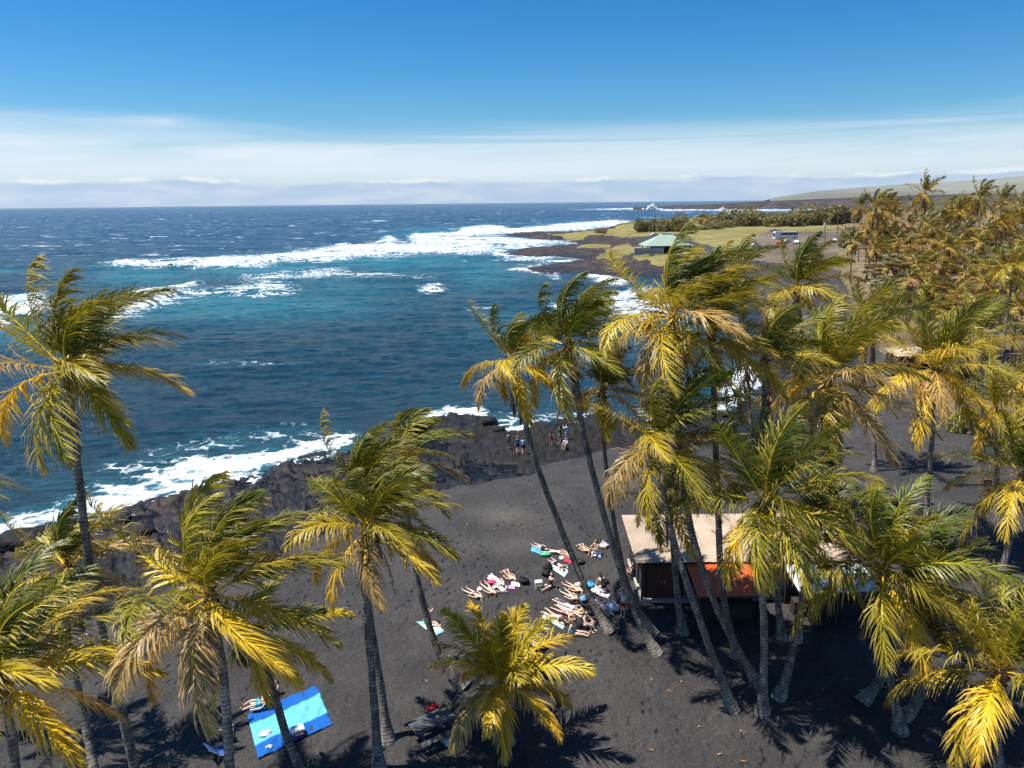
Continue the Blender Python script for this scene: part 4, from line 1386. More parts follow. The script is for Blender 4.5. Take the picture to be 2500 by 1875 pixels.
# ------------------------------------------------------------------ the beach hut
M_TINB = simple('tin_beige', (.44, .345, .255), .6, .3, .42, .9, .08)
M_TINO = simple('tin_orange', (.74, .13, .03), .5, .35, .25, 1.4, .05)
M_TINW = simple('tin_white', (.74, .77, .78), .45, .4, .08, 2.5, .05)
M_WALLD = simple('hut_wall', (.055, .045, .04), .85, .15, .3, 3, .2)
M_DOOR = simple('hut_door', (.115, .05, .03), .6, .3, .2, 2, .1)
M_CONC = simple('concrete', (.42, .39, .34), .9, .15, .2, 2, .2)
M_DARKWOOD = simple('dark_timber', (.075, .055, .04), .85, .15, .3, 6, .2)


def tin_sheet(x0, x1, yf, zf, yb, zb, mat, parent, n=None, th=.012):
    """corrugated sheet from front edge (yf, zf) to back edge (yb, zb)"""
    pitch = .095
    n = int((x1 - x0) / pitch * 4)
    V = []; F = []
    for s in range(2):
        for i in range(n + 1):
            x = x0 + (x1 - x0) * i / n
            dz = .017 * math.sin(2 * math.pi * (x / pitch)) - s * th
            V += [(x, yf, zf + dz), (x, yb, zb + dz)]
    m = 2 * (n + 1)
    for i in range(n):
        a = 2 * i
        F.append((a, a + 2, a + 3, a + 1)); F.append((m + a, m + a + 1, m + a + 3, m + a + 2))
        F.append((a, m + a, m + a + 2, a + 2)); F.append((a + 1, a + 3, m + a + 3, m + a + 1))
    F.append((0, 1, m + 1, m)); F.append((2 * n, m + 2 * n, m + 2 * n + 1, 2 * n + 1))
    o = mesh_obj('roof_sheet', np.array(V), F, mat, parent)
    return o


HX0, HX1, HYF, HYB = 6.9, 19.6, 37.3, 42.0
hut = tag(empty('beach_hut', (HX0, HYF, 2.0)), 'low beach hut with sand-coloured tin roof and brown doors among the palms', 'hut')
gz0 = 2.0


def hb(name, x0, x1, y0, y1, z0, z1, mat, par=hut):
    o = MB().box(x0 - HX0, x1 - HX0, y0 - HYF, y1 - HYF, z0, z1).build(name, mat, None)
    o.parent = par
    return o


k = 0
x = HX0 - .15
while x < HX1:
    x1 = min(x + 1.05, HX1 + .2)
    tin_sheet(x - HX0, x1 - HX0 - .004, -.45 + .006 * (k % 2), 2.58 + .012 * (k % 2), HYB - HYF + .4, 2.95 + .012 * (k % 2), M_TINB, hut); x = x1; k += 1
hb('foundation', HX0 + .25, HX1 + .1, HYF - .25, HYB, -.4, .16, M_CONC)
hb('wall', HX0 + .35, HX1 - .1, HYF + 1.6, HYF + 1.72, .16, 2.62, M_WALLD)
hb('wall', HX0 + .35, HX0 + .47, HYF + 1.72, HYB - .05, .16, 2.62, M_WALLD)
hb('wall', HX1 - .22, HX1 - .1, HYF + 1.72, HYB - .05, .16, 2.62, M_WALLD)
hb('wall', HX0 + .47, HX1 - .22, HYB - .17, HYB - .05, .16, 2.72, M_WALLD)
# closet with the double door at the left end
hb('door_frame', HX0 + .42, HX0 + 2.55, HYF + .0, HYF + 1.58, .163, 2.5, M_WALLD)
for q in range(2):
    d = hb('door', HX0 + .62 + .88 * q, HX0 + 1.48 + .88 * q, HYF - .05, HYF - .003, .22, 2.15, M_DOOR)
    h_ = MB().tube([(HX0 - HX0 + 1.4 + .16 * q, -.09, 1.1), (1.4 + .16 * q, -.09, 1.3)], .02, 6).build('handle', M_CONC, d)
for xx in (HX0 + .3, HX0 + 4.2, HX0 + 7.2, HX0 + 9.6, HX1 - .3):
    hb('post', xx - .06, xx + .06, HYF - .22, HYF - .10, -.4, 2.5, M_DARKWOOD)
hb('beam', HX0 + .1, HX1, HYF - .09, HYF - .01, 2.36, 2.5, M_DARKWOOD)

aw = tag(empty('orange_awning', (9.5, 34.2, 2.0)), 'orange corrugated tin awning in front of the hut', 'awning')
for q in range(3):
    o = tin_sheet(.06 + q * 1.16, .06 + (q + 1) * 1.16 - .004, 0, 2.02 + .012 * (q % 2), 2.75, 2.44 + .012 * (q % 2), M_TINO, aw)
for xx in (.15, 3.45):
    MB().box(xx - .05, xx + .05, .05, .15, -.3, 1.99).build('post', M_DARKWOOD, aw)
MB().box(.05, 3.55, .16, .24, 1.86, 1.99).build('beam', M_DARKWOOD, aw)
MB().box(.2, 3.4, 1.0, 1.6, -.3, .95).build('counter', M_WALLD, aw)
aw2 = tag(empty('white_awning', (14.9, 34.4, 2.0)), 'white corrugated tin awning at the right end of the hut', 'awning')
for q in range(4):
    tin_sheet(q * 1.08, (q + 1) * 1.08 - .004, 0, 2.08 + .012 * (q % 2), 2.4, 2.40 + .012 * (q % 2), M_TINW, aw2)
for xx in (.1, 2.1, 4.2):
    MB().box(xx - .05, xx + .05, .05, .15, -.3, 2.03).build('post', M_DARKWOOD, aw2)
MB().box(.05, 4.25, .16, .24, 1.9, 2.03).build('beam', M_DARKWOOD, aw2)
MB().box(.2, 4.1, .9, 1.5, -.3, .95).build('counter', M_WALLD, aw2)
MB().box(.15, 4.2, 2.2, 2.28, -.3, 2.2).build('back_panel', M_WALLD, aw2)

# white-roofed kiosk behind the bare-stalked palm
g = G(2225, 905)
ki = tag(empty('kiosk', g, .1), 'small tin-roofed kiosk half hidden behind the bare-stalked palm', 'kiosk')
ki.scale = (.6, .7, .9)
MB().box(-4, 4, 0, 3, -.3, 2.2).build('wall', M_WALLD, ki)
for q in range(4):
    tin_sheet(-4.4 + q * 2.2, -4.4 + (q + 1) * 2.2 - .004, -.8, 2.3 + .012 * (q % 2), 3.4, 2.9 + .012 * (q % 2), M_TINB, ki)
MB().box(-3.4, -1.2, -.04, -.003, .9, 1.8).build('serving_hatch', M_DARKWOOD, ki)

# ------------------------------------------------------------------ pavilion on the headland
M_GREENROOF = simple('green_roof', (.25, .33, .26), .7, .25, .22, .7, .1)
M_PALEWALL = simple('pale_wall', (.42, .45, .38), .85, .15, .12, 1, .1)
pg = on_plane(1625, 613, 2.6); pg[2] = gz(pg[0], pg[1])
pv = tag(empty('pavilion', pg), 'open picnic pavilion with a pale green hipped roof on the headland', 'pavilion')
RW, RD, EZ, PZ = 10.6, 8.0, 3.4, 8.0
V = [(-RW, -RD, EZ), (RW, -RD, EZ), (RW, RD, EZ), (-RW, RD, EZ), (-2.0, -.6, PZ), (2.0, -.6, PZ), (2.0, .6, PZ), (-2.0, .6, PZ)]
V += [(x, y, z - .25) for x, y, z in V]
F = [(0, 1, 5, 4), (1, 2, 6, 5), (2, 3, 7, 6), (3, 0, 4, 7), (4, 5, 6, 7)]
F += [tuple(i + 8 for i in f[::-1]) for f in F] + [(0, 8, 9, 1), (1, 9, 10, 2), (2, 10, 11, 3), (3, 11, 8, 0)]
rf = MB().add(V, F).build('roof', M_GREENROOF, pv)
MB().box(-2.3, 2.3, -.9, .9, PZ + .02, PZ + .5).build('ridge_vent', M_TINW, rf)
MB().box(-9.5, 9.5, -7, 7, -.6, .12).build('floor_slab', M_CONC, pv)
for xx in (-9, -4.5, 0, 4.5, 9):
    for yy in (-6.5, 6.5):
        MB().box(xx - .2, xx + .2, yy - .2, yy + .2, .12, 3.3).build('post', M_DARKWOOD, pv)
MB().box(-15, -3.2, -7.6, -7.2, -.6, 2.6).build('screen_wall', M_PALEWALL, pv)
MB().box(-3.2, -2.4, -7.8, -6.2, -.6, 2.75).build('screen_wall', M_PALEWALL, pv)
MB().box(-6, 6, 4.5, 4.9, .12, 3.0).build('back_wall', M_DARKWOOD, pv)

# ------------------------------------------------------------------ vehicles, poles
M_CARW = simple('car_white', (.75, .77, .78), .3, .5, .04, 1, .0)
M_CARR = simple('car_red', (.45, .02, .025), .3, .5, .05, 1, .0)
M_GLASS = simple('dark_glass', (.015, .018, .022), .08, .6, .1, 1, .0)
M_TYRE = simple('tyre', (.02, .02, .02), .9, .2, .2, 5, .1)


def extrude_profile(prof, y0, y1, inset=0.0, top=None):
    mb = MB(); n = len(prof)
    V = [(x, y0 + (inset if top and z > top else 0), z) for x, z in prof] + [(x, y1 - (inset if top and z > top else 0), z) for x, z in prof]
    F = [tuple(range(n)), tuple(range(2 * n - 1, n - 1, -1))] + [(i, i + n, (i + 1) % n + n, (i + 1) % n) for i in range(n)]
    return mb.add(V, F)


def wheel(par, x, y, r=.33):
    mb = MB().tube([(x, y - .11, r), (x, y + .11, r)], r, 14)
    wv_ = mb.build('wheel', M_TYRE, par)
    MB().tube([(x, y - .125, r), (x, y + .125, r)], r * .55, 10).build('rim', M_CARW, wv_)


def car(label, px, py, mat, rz, group):
    g = G(px, py)
    r = tag(empty('parked_car', g, rz), label, 'car', group)
    prof = [(-2.2, .35), (2.2, .35), (2.25, .7), (2.1, .88), (1.2, .98), (.55, 1.42), (-.9, 1.46), (-1.7, 1.02), (-2.2, .95), (-2.28, .6)]
    extrude_profile(prof, -.88, .88, .14, 1.1).build('body', mat, r)
    extrude_profile([(1.08, 1.0), (.5, 1.36), (-.85, 1.40), (-1.5, 1.04)], -.89, -.80).build('side_window', M_GLASS, r)
    extrude_profile([(1.08, 1.0), (.5, 1.36), (-.85, 1.40), (-1.5, 1.04)], .80, .89).build('side_window', M_GLASS, r)
    MB().add([(1.17, -.68, 1.01), (1.17, .68, 1.01), (.6, .66, 1.40), (.6, -.66, 1.40), (1.2, -.68, 1.03), (1.2, .68, 1.03), (.63, .66, 1.42), (.63, -.66, 1.42)],
             [(0, 3, 2, 1), (4, 5, 6, 7), (0, 1, 5, 4), (1, 2, 6, 5), (2, 3, 7, 6), (3, 0, 4, 7)]).build('windscreen', M_GLASS, r)
    for xx in (-1.4, 1.4):
        for yy in (-.82, .82): wheel(r, xx, yy)
    return r


car('red car parked nearest, below the white bus', 1905, 606, M_CARR, 0.1, 'cars in the parking lot')
car('dark red car just behind the nearest red car', 1908, 598, M_CARR, 0.15, 'cars in the parking lot')
car('white car parked between the bus and the red cars', 1920, 594, M_CARW, 0.5, 'cars in the parking lot')
car('white car right of the bus, partly behind palm fronds', 1945, 596, M_CARW, 1.1, 'cars in the parking lot')
car('white car left of the bus among palm fronds', 1845, 602, M_CARW, .2, 'cars in the parking lot')
car('white van-like car behind the left slope of the pavilion roof', 1598, 575, M_CARW, .3, 'cars in the parking lot')
car('silver car by the dirt track beneath the utility poles', 2036, 592, M_CARW, 1.2, 'cars in the parking lot')

g = G(1917, 586)
bus = tag(empty('tour_bus', g, .12), 'long white coach parked by the thicket, dark window band', 'bus')
BX = g[1] * 29 / FPX
extrude_profile([(-BX, .4), (BX, .4), (BX + .05, 1.2), (BX - .1, 3.35), (BX - .4, 3.6), (-BX + .3, 3.6), (-BX, 3.3)], -1.25, 1.25).build('body', M_CARW, bus)
MB().box(-BX + 2.6, BX - .3, -1.275, -1.253, 2.15, 2.95).build('window_band', M_GLASS, bus)
MB().box(-BX + .6, BX - .3, 1.253, 1.275, 1.7, 2.9).build('window_band', M_GLASS, bus)
MB().box(-BX - .03, -BX - .003, -1.0, 1.0, 1.4, 3.0).build('rear_window', M_GLASS, bus)
for xx in (-BX * .55, -BX * .38, BX * .7):
    for yy in (-1.2, 1.2): wheel(bus, xx, yy, .5)

M_POLE = simple('pole_wood', (.20, .17, .14), .9, .1, .25, 3)
for (b, t_, lab) in (((2014, 593), (2014, 537), 'utility pole with a white box, left of the pair'), ((2042, 590), (2047, 526), 'plain utility pole, right of the pair')):
    g = G(*b); tz = at_y(t_[0], t_[1], g[1])
    r = tag(empty('utility_pole', g), lab, 'pole', 'utility poles by the dirt track')
    MB().tube([(0, 0, -.3), (tz[0] - g[0], 0, tz[2] - g[2])], [.22, .15], 8).build('shaft', M_POLE, r)
    MB().box(-1.2, 1.2, -.08, .08, tz[2] - g[2] - 1.2, tz[2] - g[2] - 1.0).build('crossarm', M_POLE, r)
    if b[0] == 2014: MB().box(-1.1, -.25, -.3, .3, 6.6, 8.2).build('box', M_CARW, r)

# pale board on a low rail at the right
g = G(2370, 1187)
bd = tag(empty('board_bench', g, -.04), 'pale green board standing on a low dark rail on the sand at the right', 'bench')
M_PALEGREEN = simple('pale_green', (.42, .52, .45), .6, .3, .1, 3, .05)
MB().box(-1.35, -.55, -.03, .03, .15, .95).build('board', M_PALEGREEN, bd)
MB().box(-1.4, 1.5, -.12, -.04, .1, .22).build('rail', M_DARKWOOD, bd)
for xx in (-1.2, 1.3): MB().box(xx - .06, xx + .06, -.25, .2, -.1, .1).build('foot', M_DARKWOOD, bd)
MB().box(.95, 1.6, .0, .4, .1, .55).build('box', M_DOOR, bd)

# ------------------------------------------------------------------ people
SKINS = [(.70, .45, .32), (.74, .50, .37), (.56, .33, .21), (.40, .22, .14), (.78, .56, .44)]
CLOTH = dict(black=(.02, .02, .022), white=(.78, .78, .76), teal=(.05, .48, .55), blue=(.05, .13, .34), red=(.55, .03, .03), pink=(.68, .17, .25), navy=(.025, .035, .09),
             grey=(.2, .2, .2), aqua=(.15, .50, .62), maroon=(.18, .02, .04), floral=(.45, .22, .12), sky=(.42, .62, .78))
M_SKIN = [simple('skin_%s' % 'abcde'[i], c, .55, .3, .06, 6, .03) for i, c in enumerate(SKINS)]
HAIRS = dict(dark=(.018, .012, .009), brown=(.10, .05, .025), blond=(.36, .22, .09), red=(.2, .07, .03))


TMP = bpy.data.scenes.new('body_workshop')


def nv(*a):
    v = np.array(a, float); return v / np.linalg.norm(v)


def hand(mb, wrist, d, nrm, side):
    d = nv(*d); nrm = nv(*(nrm - d * np.dot(nrm, d))); lat = np.cross(d, nrm) * side
    palm = wrist + d * .05
    Mx = Matrix((tuple(lat), tuple(nrm), tuple(d))).transposed()
    mb.ell(palm, (.040, .016, .055), 8, 5, M=Mx)
    for k, (o, l) in enumerate(((-.03, .072), (-.010, .08), (.010, .075), (.029, .058))):
        a = wrist + d * .09 + lat * o
        b = a + d * l * .55 + lat * o * .15; c = b + nv(*(d - nrm * .55)) * l * .45
        mb.tube([a, b, c], [.0095, .009, .0065], 5)
    a = wrist + d * .03 - lat * .035
    mb.tube([a, a + nv(*(d - lat * .9)) * .04, a + nv(*(d - lat * .45)) * .075], [.012, .0105, .008], 5)


POSES = {
    'stand': dict(T=(0, .02, 1), F=(0, 1, 0), th=((.07, 0, -1), (-.07, .03, -1)), sh=((.02, -.03, -1), (-.02, -.05, -1)), ua=((.22, 0, -1), (-.22, 0, -1)), fa=((.1, .25, -1), (-.1, .2, -1))),
    'walk': dict(T=(0, .08, 1), F=(0, 1, 0), th=((.06, .3, -1), (-.06, -.2, -1)), sh=((.02, -.02, -1), (-.02, -.45, -1)), ua=((.2, -.25, -1), (-.2, .3, -1)), fa=((.1, .15, -1), (-.1, .5, -1))),
    'armup': dict(T=(0, 0, 1), F=(0, 1, 0), th=((.07, 0, -1), (-.07, .05, -1)), sh=((.02, -.03, -1), (-.02, -.05, -1)), ua=((.6, .2, .6), (-.22, 0, -1)), fa=((-.7, .15, .5), (-.1, .2, -1))),
    'photo': dict(T=(0, 0, 1), F=(0, 1, 0), th=((.1, 0, -1), (-.1, .05, -1)), sh=((.02, -.03, -1), (-.02, -.05, -1)), ua=((.4, .6, -.5), (-.4, .6, -.5)), fa=((-.3, .6, .7), (.3, .6, .7))),
    'supine': dict(T=(0, 1, .04), F=(0, 0, 1), th=((.16, -1, .02), (-.16, -1, .02)), sh=((.06, -1, -.03), (-.06, -1, -.03)), ua=((.5, -.85, -.1), (-.5, -.85, -.1)), fa=((.15, -1, 0), (-.15, -1, 0))),
    'supine_arm': dict(T=(0, 1, .04), F=(0, 0, 1), th=((.12, -1, .02), (-.2, -1, .02)), sh=((.05, -1, -.03), (-.08, -1, -.03)), ua=((.5, -.85, -.1), (-.9, .45, -.05)), fa=((.15, -1, 0), (-.8, .5, .02))),
    'supine_knee': dict(T=(0, 1, .04), F=(0, 0, 1), th=((.2, -.75, .65), (-.16, -.8, .6)), sh=((.05, -.6, -.8), (-.1, -.6, -.8)), ua=((.55, -.8, -.1), (-.5, -.85, -.1)), fa=((.0, -1, .1), (-.1, -1, 0))),
    'prone': dict(T=(0, 1, .03), F=(0, 0, -1), th=((.14, -1, 0), (-.14, -1, 0)), sh=((.06, -1, .02), (-.06, -1, .02)), ua=((.75, .55, 0), (-.75, .55, 0)), fa=((-.45, .85, 0), (.45, .85, 0))),
    'elbows': dict(T=(0, 1, .38), F=(0, .35, -1), th=((.12, -1, -.02), (-.12, -1, -.02)), sh=((.05, -1, .1), (-.05, -1, .25)), ua=((.25, .35, -.9), (-.25, .35, -.9)), fa=((-.3, 1, .1), (.3, 1, .1))),
    'sit': dict(T=(0, -.22, 1), F=(0, 1, .2), th=((.14, 1, .08), (-.14, 1, .08)), sh=((.05, 1, -.12), (-.05, 1, -.12)), ua=((.3, -.35, -1), (-.3, -.35, -1)), fa=((.1, -.1, -1), (-.1, -.1, -1))),
    'sit_knee': dict(T=(0, -.05, 1), F=(0, 1, 0), th=((.14, 1, .6), (-.14, 1, .6)), sh=((.02, .35, -1), (-.02, .35, -1)), ua=((.25, .6, -.7), (-.25, .6, -.7)), fa=((-.2, .9, .0), (.2, .9, .0))),
    'sit_arm': dict(T=(0, -.05, 1), F=(0, 1, 0), th=((.35, 1, .0), (-.2, 1, .05)), sh=((-.7, .6, -.05), (-.05, 1, -.1)), ua=((.3, -.25, -1), (-.6, .2, .75)), fa=((.1, .1, -1), (.7, .1, .65))),
    'crouch': dict(T=(0, .75, .65), F=(0, .65, -.75), th=((.25, .75, -.5), (-.25, .75, -.5)), sh=((.05, -.95, -.45), (-.05, -.95, -.45)), ua=((.2, .5, -1), (-.2, .5, -1)), fa=((.0, .5, -.9), (0, .5, -.9))),
    'recline': dict(T=(0, -.75, .72), F=(0, .6, .75), th=((.12, 1, .22), (-.12, 1, .1)), sh=((.05, .9, -.5), (-.05, .95, -.3)), ua=((.45, .3, -.7), (-.45, .3, -.7)), fa=((-.3, .8, .1), (.2, .9, .1))),
}


def person(label, loc, yaw, pose, skin=0, hair='brown', long_hair=True, wear=(), H=1.68, group=None, lift=0.0, seed=0):
    """wear: list of (name, colour, zones)"""
    k = H / 1.70
    p = POSES[pose]
    rng = random.Random(seed * 13 + 5)
    def J(v): return nv(*(np.array(v, float) + np.array([rng.uniform(-.06, .06) for _ in range(3)])))
    T = nv(*p['T']); Fv = np.array(p['F'], float); Fv = nv(*(Fv - T * Fv.dot(T))); X = np.cross(Fv, T)   # person's right
    j = {}
    j['pel'] = np.zeros(3); j['wai'] = T * .20 * k; j['che'] = T * .40 * k; j['nec'] = T * .53 * k + Fv * .01; j['hd'] = T * .60 * k + Fv * .015
    E = [('pel', 'wai'), ('wai', 'che'), ('che', 'nec'), ('nec', 'hd')]
    R = dict(pel=(.145, .105), wai=(.115, .085), che=(.135, .095), nec=(.055, .055), hd=(.05, .05))
    sgn = {0: 'R', 1: 'L'}
    lying = abs(T[2]) < .5
    for i in (0, 1):
        s = 1 if i == 0 else -1
        n = sgn[i]
        # pose x is +1 on the person's right in the pose's own frame
        th = J(p['th'][i]); sh = J(p['sh'][i]); ua = J(p['ua'][i]); fa = J(p['fa'][i])
        xs = X * (1 if X[0] >= 0 else -1) * s
        j['hip' + n] = j['pel'] + xs * .095 * k - T * .02
        j['kne' + n] = j['hip' + n] + th * .42 * k
        j['ank' + n] = j['kne' + n] + sh * .41 * k
        ft = Fv if not lying else nv(*(Fv * .7 - T * .5)) if pose != 'prone' and pose != 'elbows' else -T
        if pose in ('sit', 'recline', 'sit_arm'): ft = nv(*(np.array([0, .35, 1.0])))
        if pose in ('sit_knee', 'crouch'): ft = nv(0, 1, -.1)
        j['toe' + n] = j['ank' + n] + ft * .17 * k
        j['sho' + n] = j['che'] + xs * .165 * k + T * .06 * k
        j['elb' + n] = j['sho' + n] + ua * .28 * k
        j['wri' + n] = j['elb' + n] + fa * .25 * k
        R['hip' + n] = (.095, .095); R['kne' + n] = (.058, .058); R['ank' + n] = (.038, .038); R['toe' + n] = (.035, .028)
        R['sho' + n] = (.058, .055); R['elb' + n] = (.040, .040); R['wri' + n] = (.028, .028)
        E += [('pel', 'hip' + n), ('hip' + n, 'kne' + n), ('kne' + n, 'ank' + n), ('ank' + n, 'toe' + n), ('che', 'sho' + n), ('sho' + n, 'elb' + n), ('elb' + n, 'wri' + n)]
    names = list(j)
    # drop onto the ground
    mz = min(j[n][2] - R[n][0] * .9 for n in names)
    if pose in ('sit', 'sit_arm', 'sit_knee', 'recline'): mz = min(mz, j['pel'][2] - .11)
    for n in names: j[n] = j[n] + np.array([0, 0, -mz + lift])
    # skin-modifier body
    me = bpy.data.meshes.new('tmp')
    me.from_pydata([tuple(j[n]) for n in names], [(names.index(a), names.index(b)) for a, b in E], [])
    ob = bpy.data.objects.new('tmp', me); TMP.collection.objects.link(ob)
    md = ob.modifiers.new('s', 'SKIN')
    for i, n in enumerate(names):
        me.skin_vertices[0].data[i].radius = (R[n][0] * k, R[n][1] * k)
        me.skin_vertices[0].data[i].use_root = (n == 'pel')
    sb = ob.modifiers.new('u', 'SUBSURF'); sb.levels = 1; sb.render_levels = 1
    TMP.view_layers[0].update()
    dg = TMP.view_layers[0].depsgraph
    ev = ob.evaluated_get(dg); em = ev.to_mesh()
    BV = np.zeros(len(em.vertices) * 3); em.vertices.foreach_get('co', BV); BV = BV.reshape(-1, 3)
    BN = np.zeros(len(em.vertices) * 3); em.vertices.foreach_get('normal', BN); BN = BN.reshape(-1, 3)
    BF = [tuple(f.vertices) for f in em.polygons]
    ev.to_mesh_clear(); bpy.data.objects.remove(ob, do_unlink=True); bpy.data.meshes.remove(me)
    root = tag(empty('person', loc, yaw), label, 'person', group)
    mb = MB(); mb.add(BV, BF)
    hc = j['hd'] + (T * .075 + Fv * .012) * k
    Hx = np.cross(Fv, T)
    HM = Matrix((tuple(Hx), tuple(Fv), tuple(T))).transposed()
    def face(q):   # nose and chin
        b = 1.0
        if q[1] > .85 and abs(q[2]) < .3: b = 1.13
        if q[2] < -.5 and q[1] > .1: b = 1.05
        return b
    mb.ell(hc, (.075 * k, .095 * k, .115 * k), 12, 9, M=HM, fn=face)
    for s in (-1, 1):
        mb.ell(hc + Hx * s * .077 * k, (.012, .02, .032), 6, 4, M=HM)
    for n, s in (('R', 1), ('L', -1)):
        hand(mb, j['wri' + n], j['wri' + n] - j['elb' + n], -Fv, s)
    body = mb.build('body', M_SKIN[skin], root, True)
    eb = MB()
    for s in (-1, 1): eb.ell(hc + (Hx * s * .032 + Fv * .086 + T * .012) * k, (.014, .01, .009), 6, 4, M=HM)
    eb.build('eyes', simple('eye_dark', (.02, .02, .02), .3, .5), body)
    hm = MB()
    hm.ell(hc + (T * .022 - Fv * .022) * k, (.088 * k, .098 * k, .118 * k), 12, 8, M=HM, fn=lambda q: 1.03 if (q[1] < .25 or q[2] > .55) else .80)
    if long_hair:
        dn = -T if not lying else nv(*(T * .6 + np.array([.3, 0, -.6])))
        a = hc - Fv * .07 * k
        hm.tube([a + T * .04, a + dn * .10 - Fv * .02, a + dn * .22 - Fv * .015, a + dn * .32], [.07, .085, .07, .025], 8)
    hm.build('hair', simple('hair_' + hair, HAIRS[hair], .6, .3, .3, 20, .2), root, True)
    # clothes: shells taken from the body surface
    cen = np.array([BV[list(f)].mean(axis=0) for f in BF])
    segs = {('pel', 'wai'): 'belly', ('wai', 'che'): 'chest', ('che', 'nec'): 'collar', ('nec', 'hd'): 'neck'}
    best = np.full(len(cen), 9.); lab = np.array([''] * len(cen), dtype=object); par = np.zeros(len(cen))
    for a, b in E:
        A, B = j[a], j[b]; v = B - A; t = np.clip(((cen - A) @ v) / (v @ v), 0, 1)
        d = np.linalg.norm(cen - A - t[:, None] * v, axis=1)
        m = d < best
        best[m] = d[m]; lab[m] = segs.get((a, b), b[:3]); par[m] = t[m]
    for (cn, colr, zones) in wear:
        m = np.zeros(len(cen), bool)
        for z, t0, t1 in zones: m |= (lab == z) & (par >= t0) & (par <= t1)
        if not m.any(): continue
        idx = sorted({i for f, q in zip(BF, m) if q for i in f}); mp = {i: n for n, i in enumerate(idx)}
        Vc = BV[idx] + BN[idx] * .014
        Fc = [tuple(mp[i] for i in f) for f, q in zip(BF, m) if q]
        mesh_obj(cn, Vc, Fc, simple('cloth_' + colr, CLOTH[colr], .85, .15, .12, 9, .1), root, None, True)
    return root


BIK = lambda c: [('bikini_bottom', c, [('belly', 0, .35), ('hip', 0, 1), ('kne', 0, .06)]), ('bikini_top', c, [('chest', .55, 1), ('collar', 0, .1)])]
TRUNKS = lambda c: [('swim_shorts', c, [('belly', 0, .4), ('hip', 0, 1), ('kne', 0, .62)])]
SUIT = lambda c: [('swimsuit', c, [('belly', 0, 1), ('hip', 0, 1), ('chest', 0, 1), ('collar', 0, .1), ('kne', 0, .05)])]
SHIRT = lambda c: [('shirt', c, [('belly', .3, 1), ('chest', 0, 1), ('collar', 0, .6), ('sho', 0, 1), ('elb', 0, .7)])]
SHORTS = TRUNKS


def lying(label, feet, head, pose='supine', **kw):
    a = G(*feet); b = G(*head)
    d = b - a; yaw = math.atan2(-d[0], d[1])
    Lw = math.hypot(d[0], d[1])
    c = a + d * .53
    return person(label, (c[0], c[1], gz(c[0], c[1]) + .01), yaw, pose, H=min(1.72, max(1.40, Lw * .93)), **kw)


def z5(x, y): return (1000 + x / 3.687, 1250 + y / 3.687)


PG = 'sunbathers lying on the black sand'
LY = [
    ('sunbather in a dark bikini, leftmost of the row of four on the sand', (490, 700), (665, 800), 'supine', 1, 'blond', BIK('maroon')),
    ('sunbather with one arm flung out to the right, second of the row of four', (650, 655), (785, 770), 'supine_arm', 0, 'brown', BIK('white')),
    ('sunbather in a pale swimsuit beside the pink bag, third of the row of four', (725, 580), (860, 690), 'supine', 4, 'brown', SUIT('white')),
    ('sunbather with bent knees next to the black backpack, last of the row of four', (812, 540), (965, 640), 'supine_knee', 0, 'blond', TRUNKS('floral')),
    ('face-down sunbather in black shorts by the black bags', (1262, 440), (1392, 532), 'prone', 1, 'brown', TRUNKS('black')),
    ('person in a black shirt lying on the blue towel, upper left of crowd', (1122, 308), (1235, 362), 'supine', 0, 'dark', SHIRT('black') + TRUNKS('sky')),
    ('child curled up to the right of the green float', (1262, 372), (1328, 375), 'prone', 4, 'blond', BIK('white')),
    ('person lying on the red towel behind the leaning trunk', (1370, 370), (1490, 440), 'supine', 0, 'dark', SHIRT('white')),
    ('sunbather with raised knees beside the seated bather at the top of the crowd', (1500, 305), (1622, 385), 'supine_knee', 0, 'brown', BIK('pink')),
    ('sunbather in a green-brown bikini at the top of the dense row of towels', (1388, 648), (1568, 745), 'supine', 0, 'blond', BIK('floral')),
    ('sunbather with a blue striped bag at the head, second in the dense row', (1368, 718), (1525, 825), 'supine', 1, 'brown', BIK('white')),
    ('sunbather on the white towel with a straw hat at the head', (1300, 808), (1525, 905), 'prone', 4, 'blond', BIK('white')),
    ('face-down sunbather in a pink bikini, fourth in the dense row', (1290, 862), (1500, 975), 'prone', 0, 'red', BIK('pink')),
    ('woman propped on her elbows in a pale blue bikini, lowest of the dense row', (1200, 905), (1400, 1015), 'elbows', 0, 'red', BIK('sky')),
    ('person lying right of the leaning trunk on a white towel', (1655, 755), (1810, 845), 'supine', 0, 'brown', TRUNKS('floral')),
    ('person lying with legs toward the viewer below the leaning trunk', (1815, 955), (1700, 850), 'supine', 1, 'brown', BIK('pink')),
]
for i, (lab, f, h, ps, sk, hr, wr) in enumerate(LY):
    lying(lab, z5(*f), z5(*h), ps, skin=sk, hair=hr, wear=wr, group=PG, seed=i, long_hair=(hr != 'dark'))
lying('sunbather half hidden by fronds near the right edge', (2417, 1366), (2424, 1412), 'supine', skin=2, hair='brown', wear=TRUNKS('grey'), group=PG, seed=77)


def sitter(label, px, yaw, pose, **kw):
    g = G(*px)
    return person(label, (g[0], g[1], g[2] + .02), yaw, pose, group='people sitting on the sand', **kw)


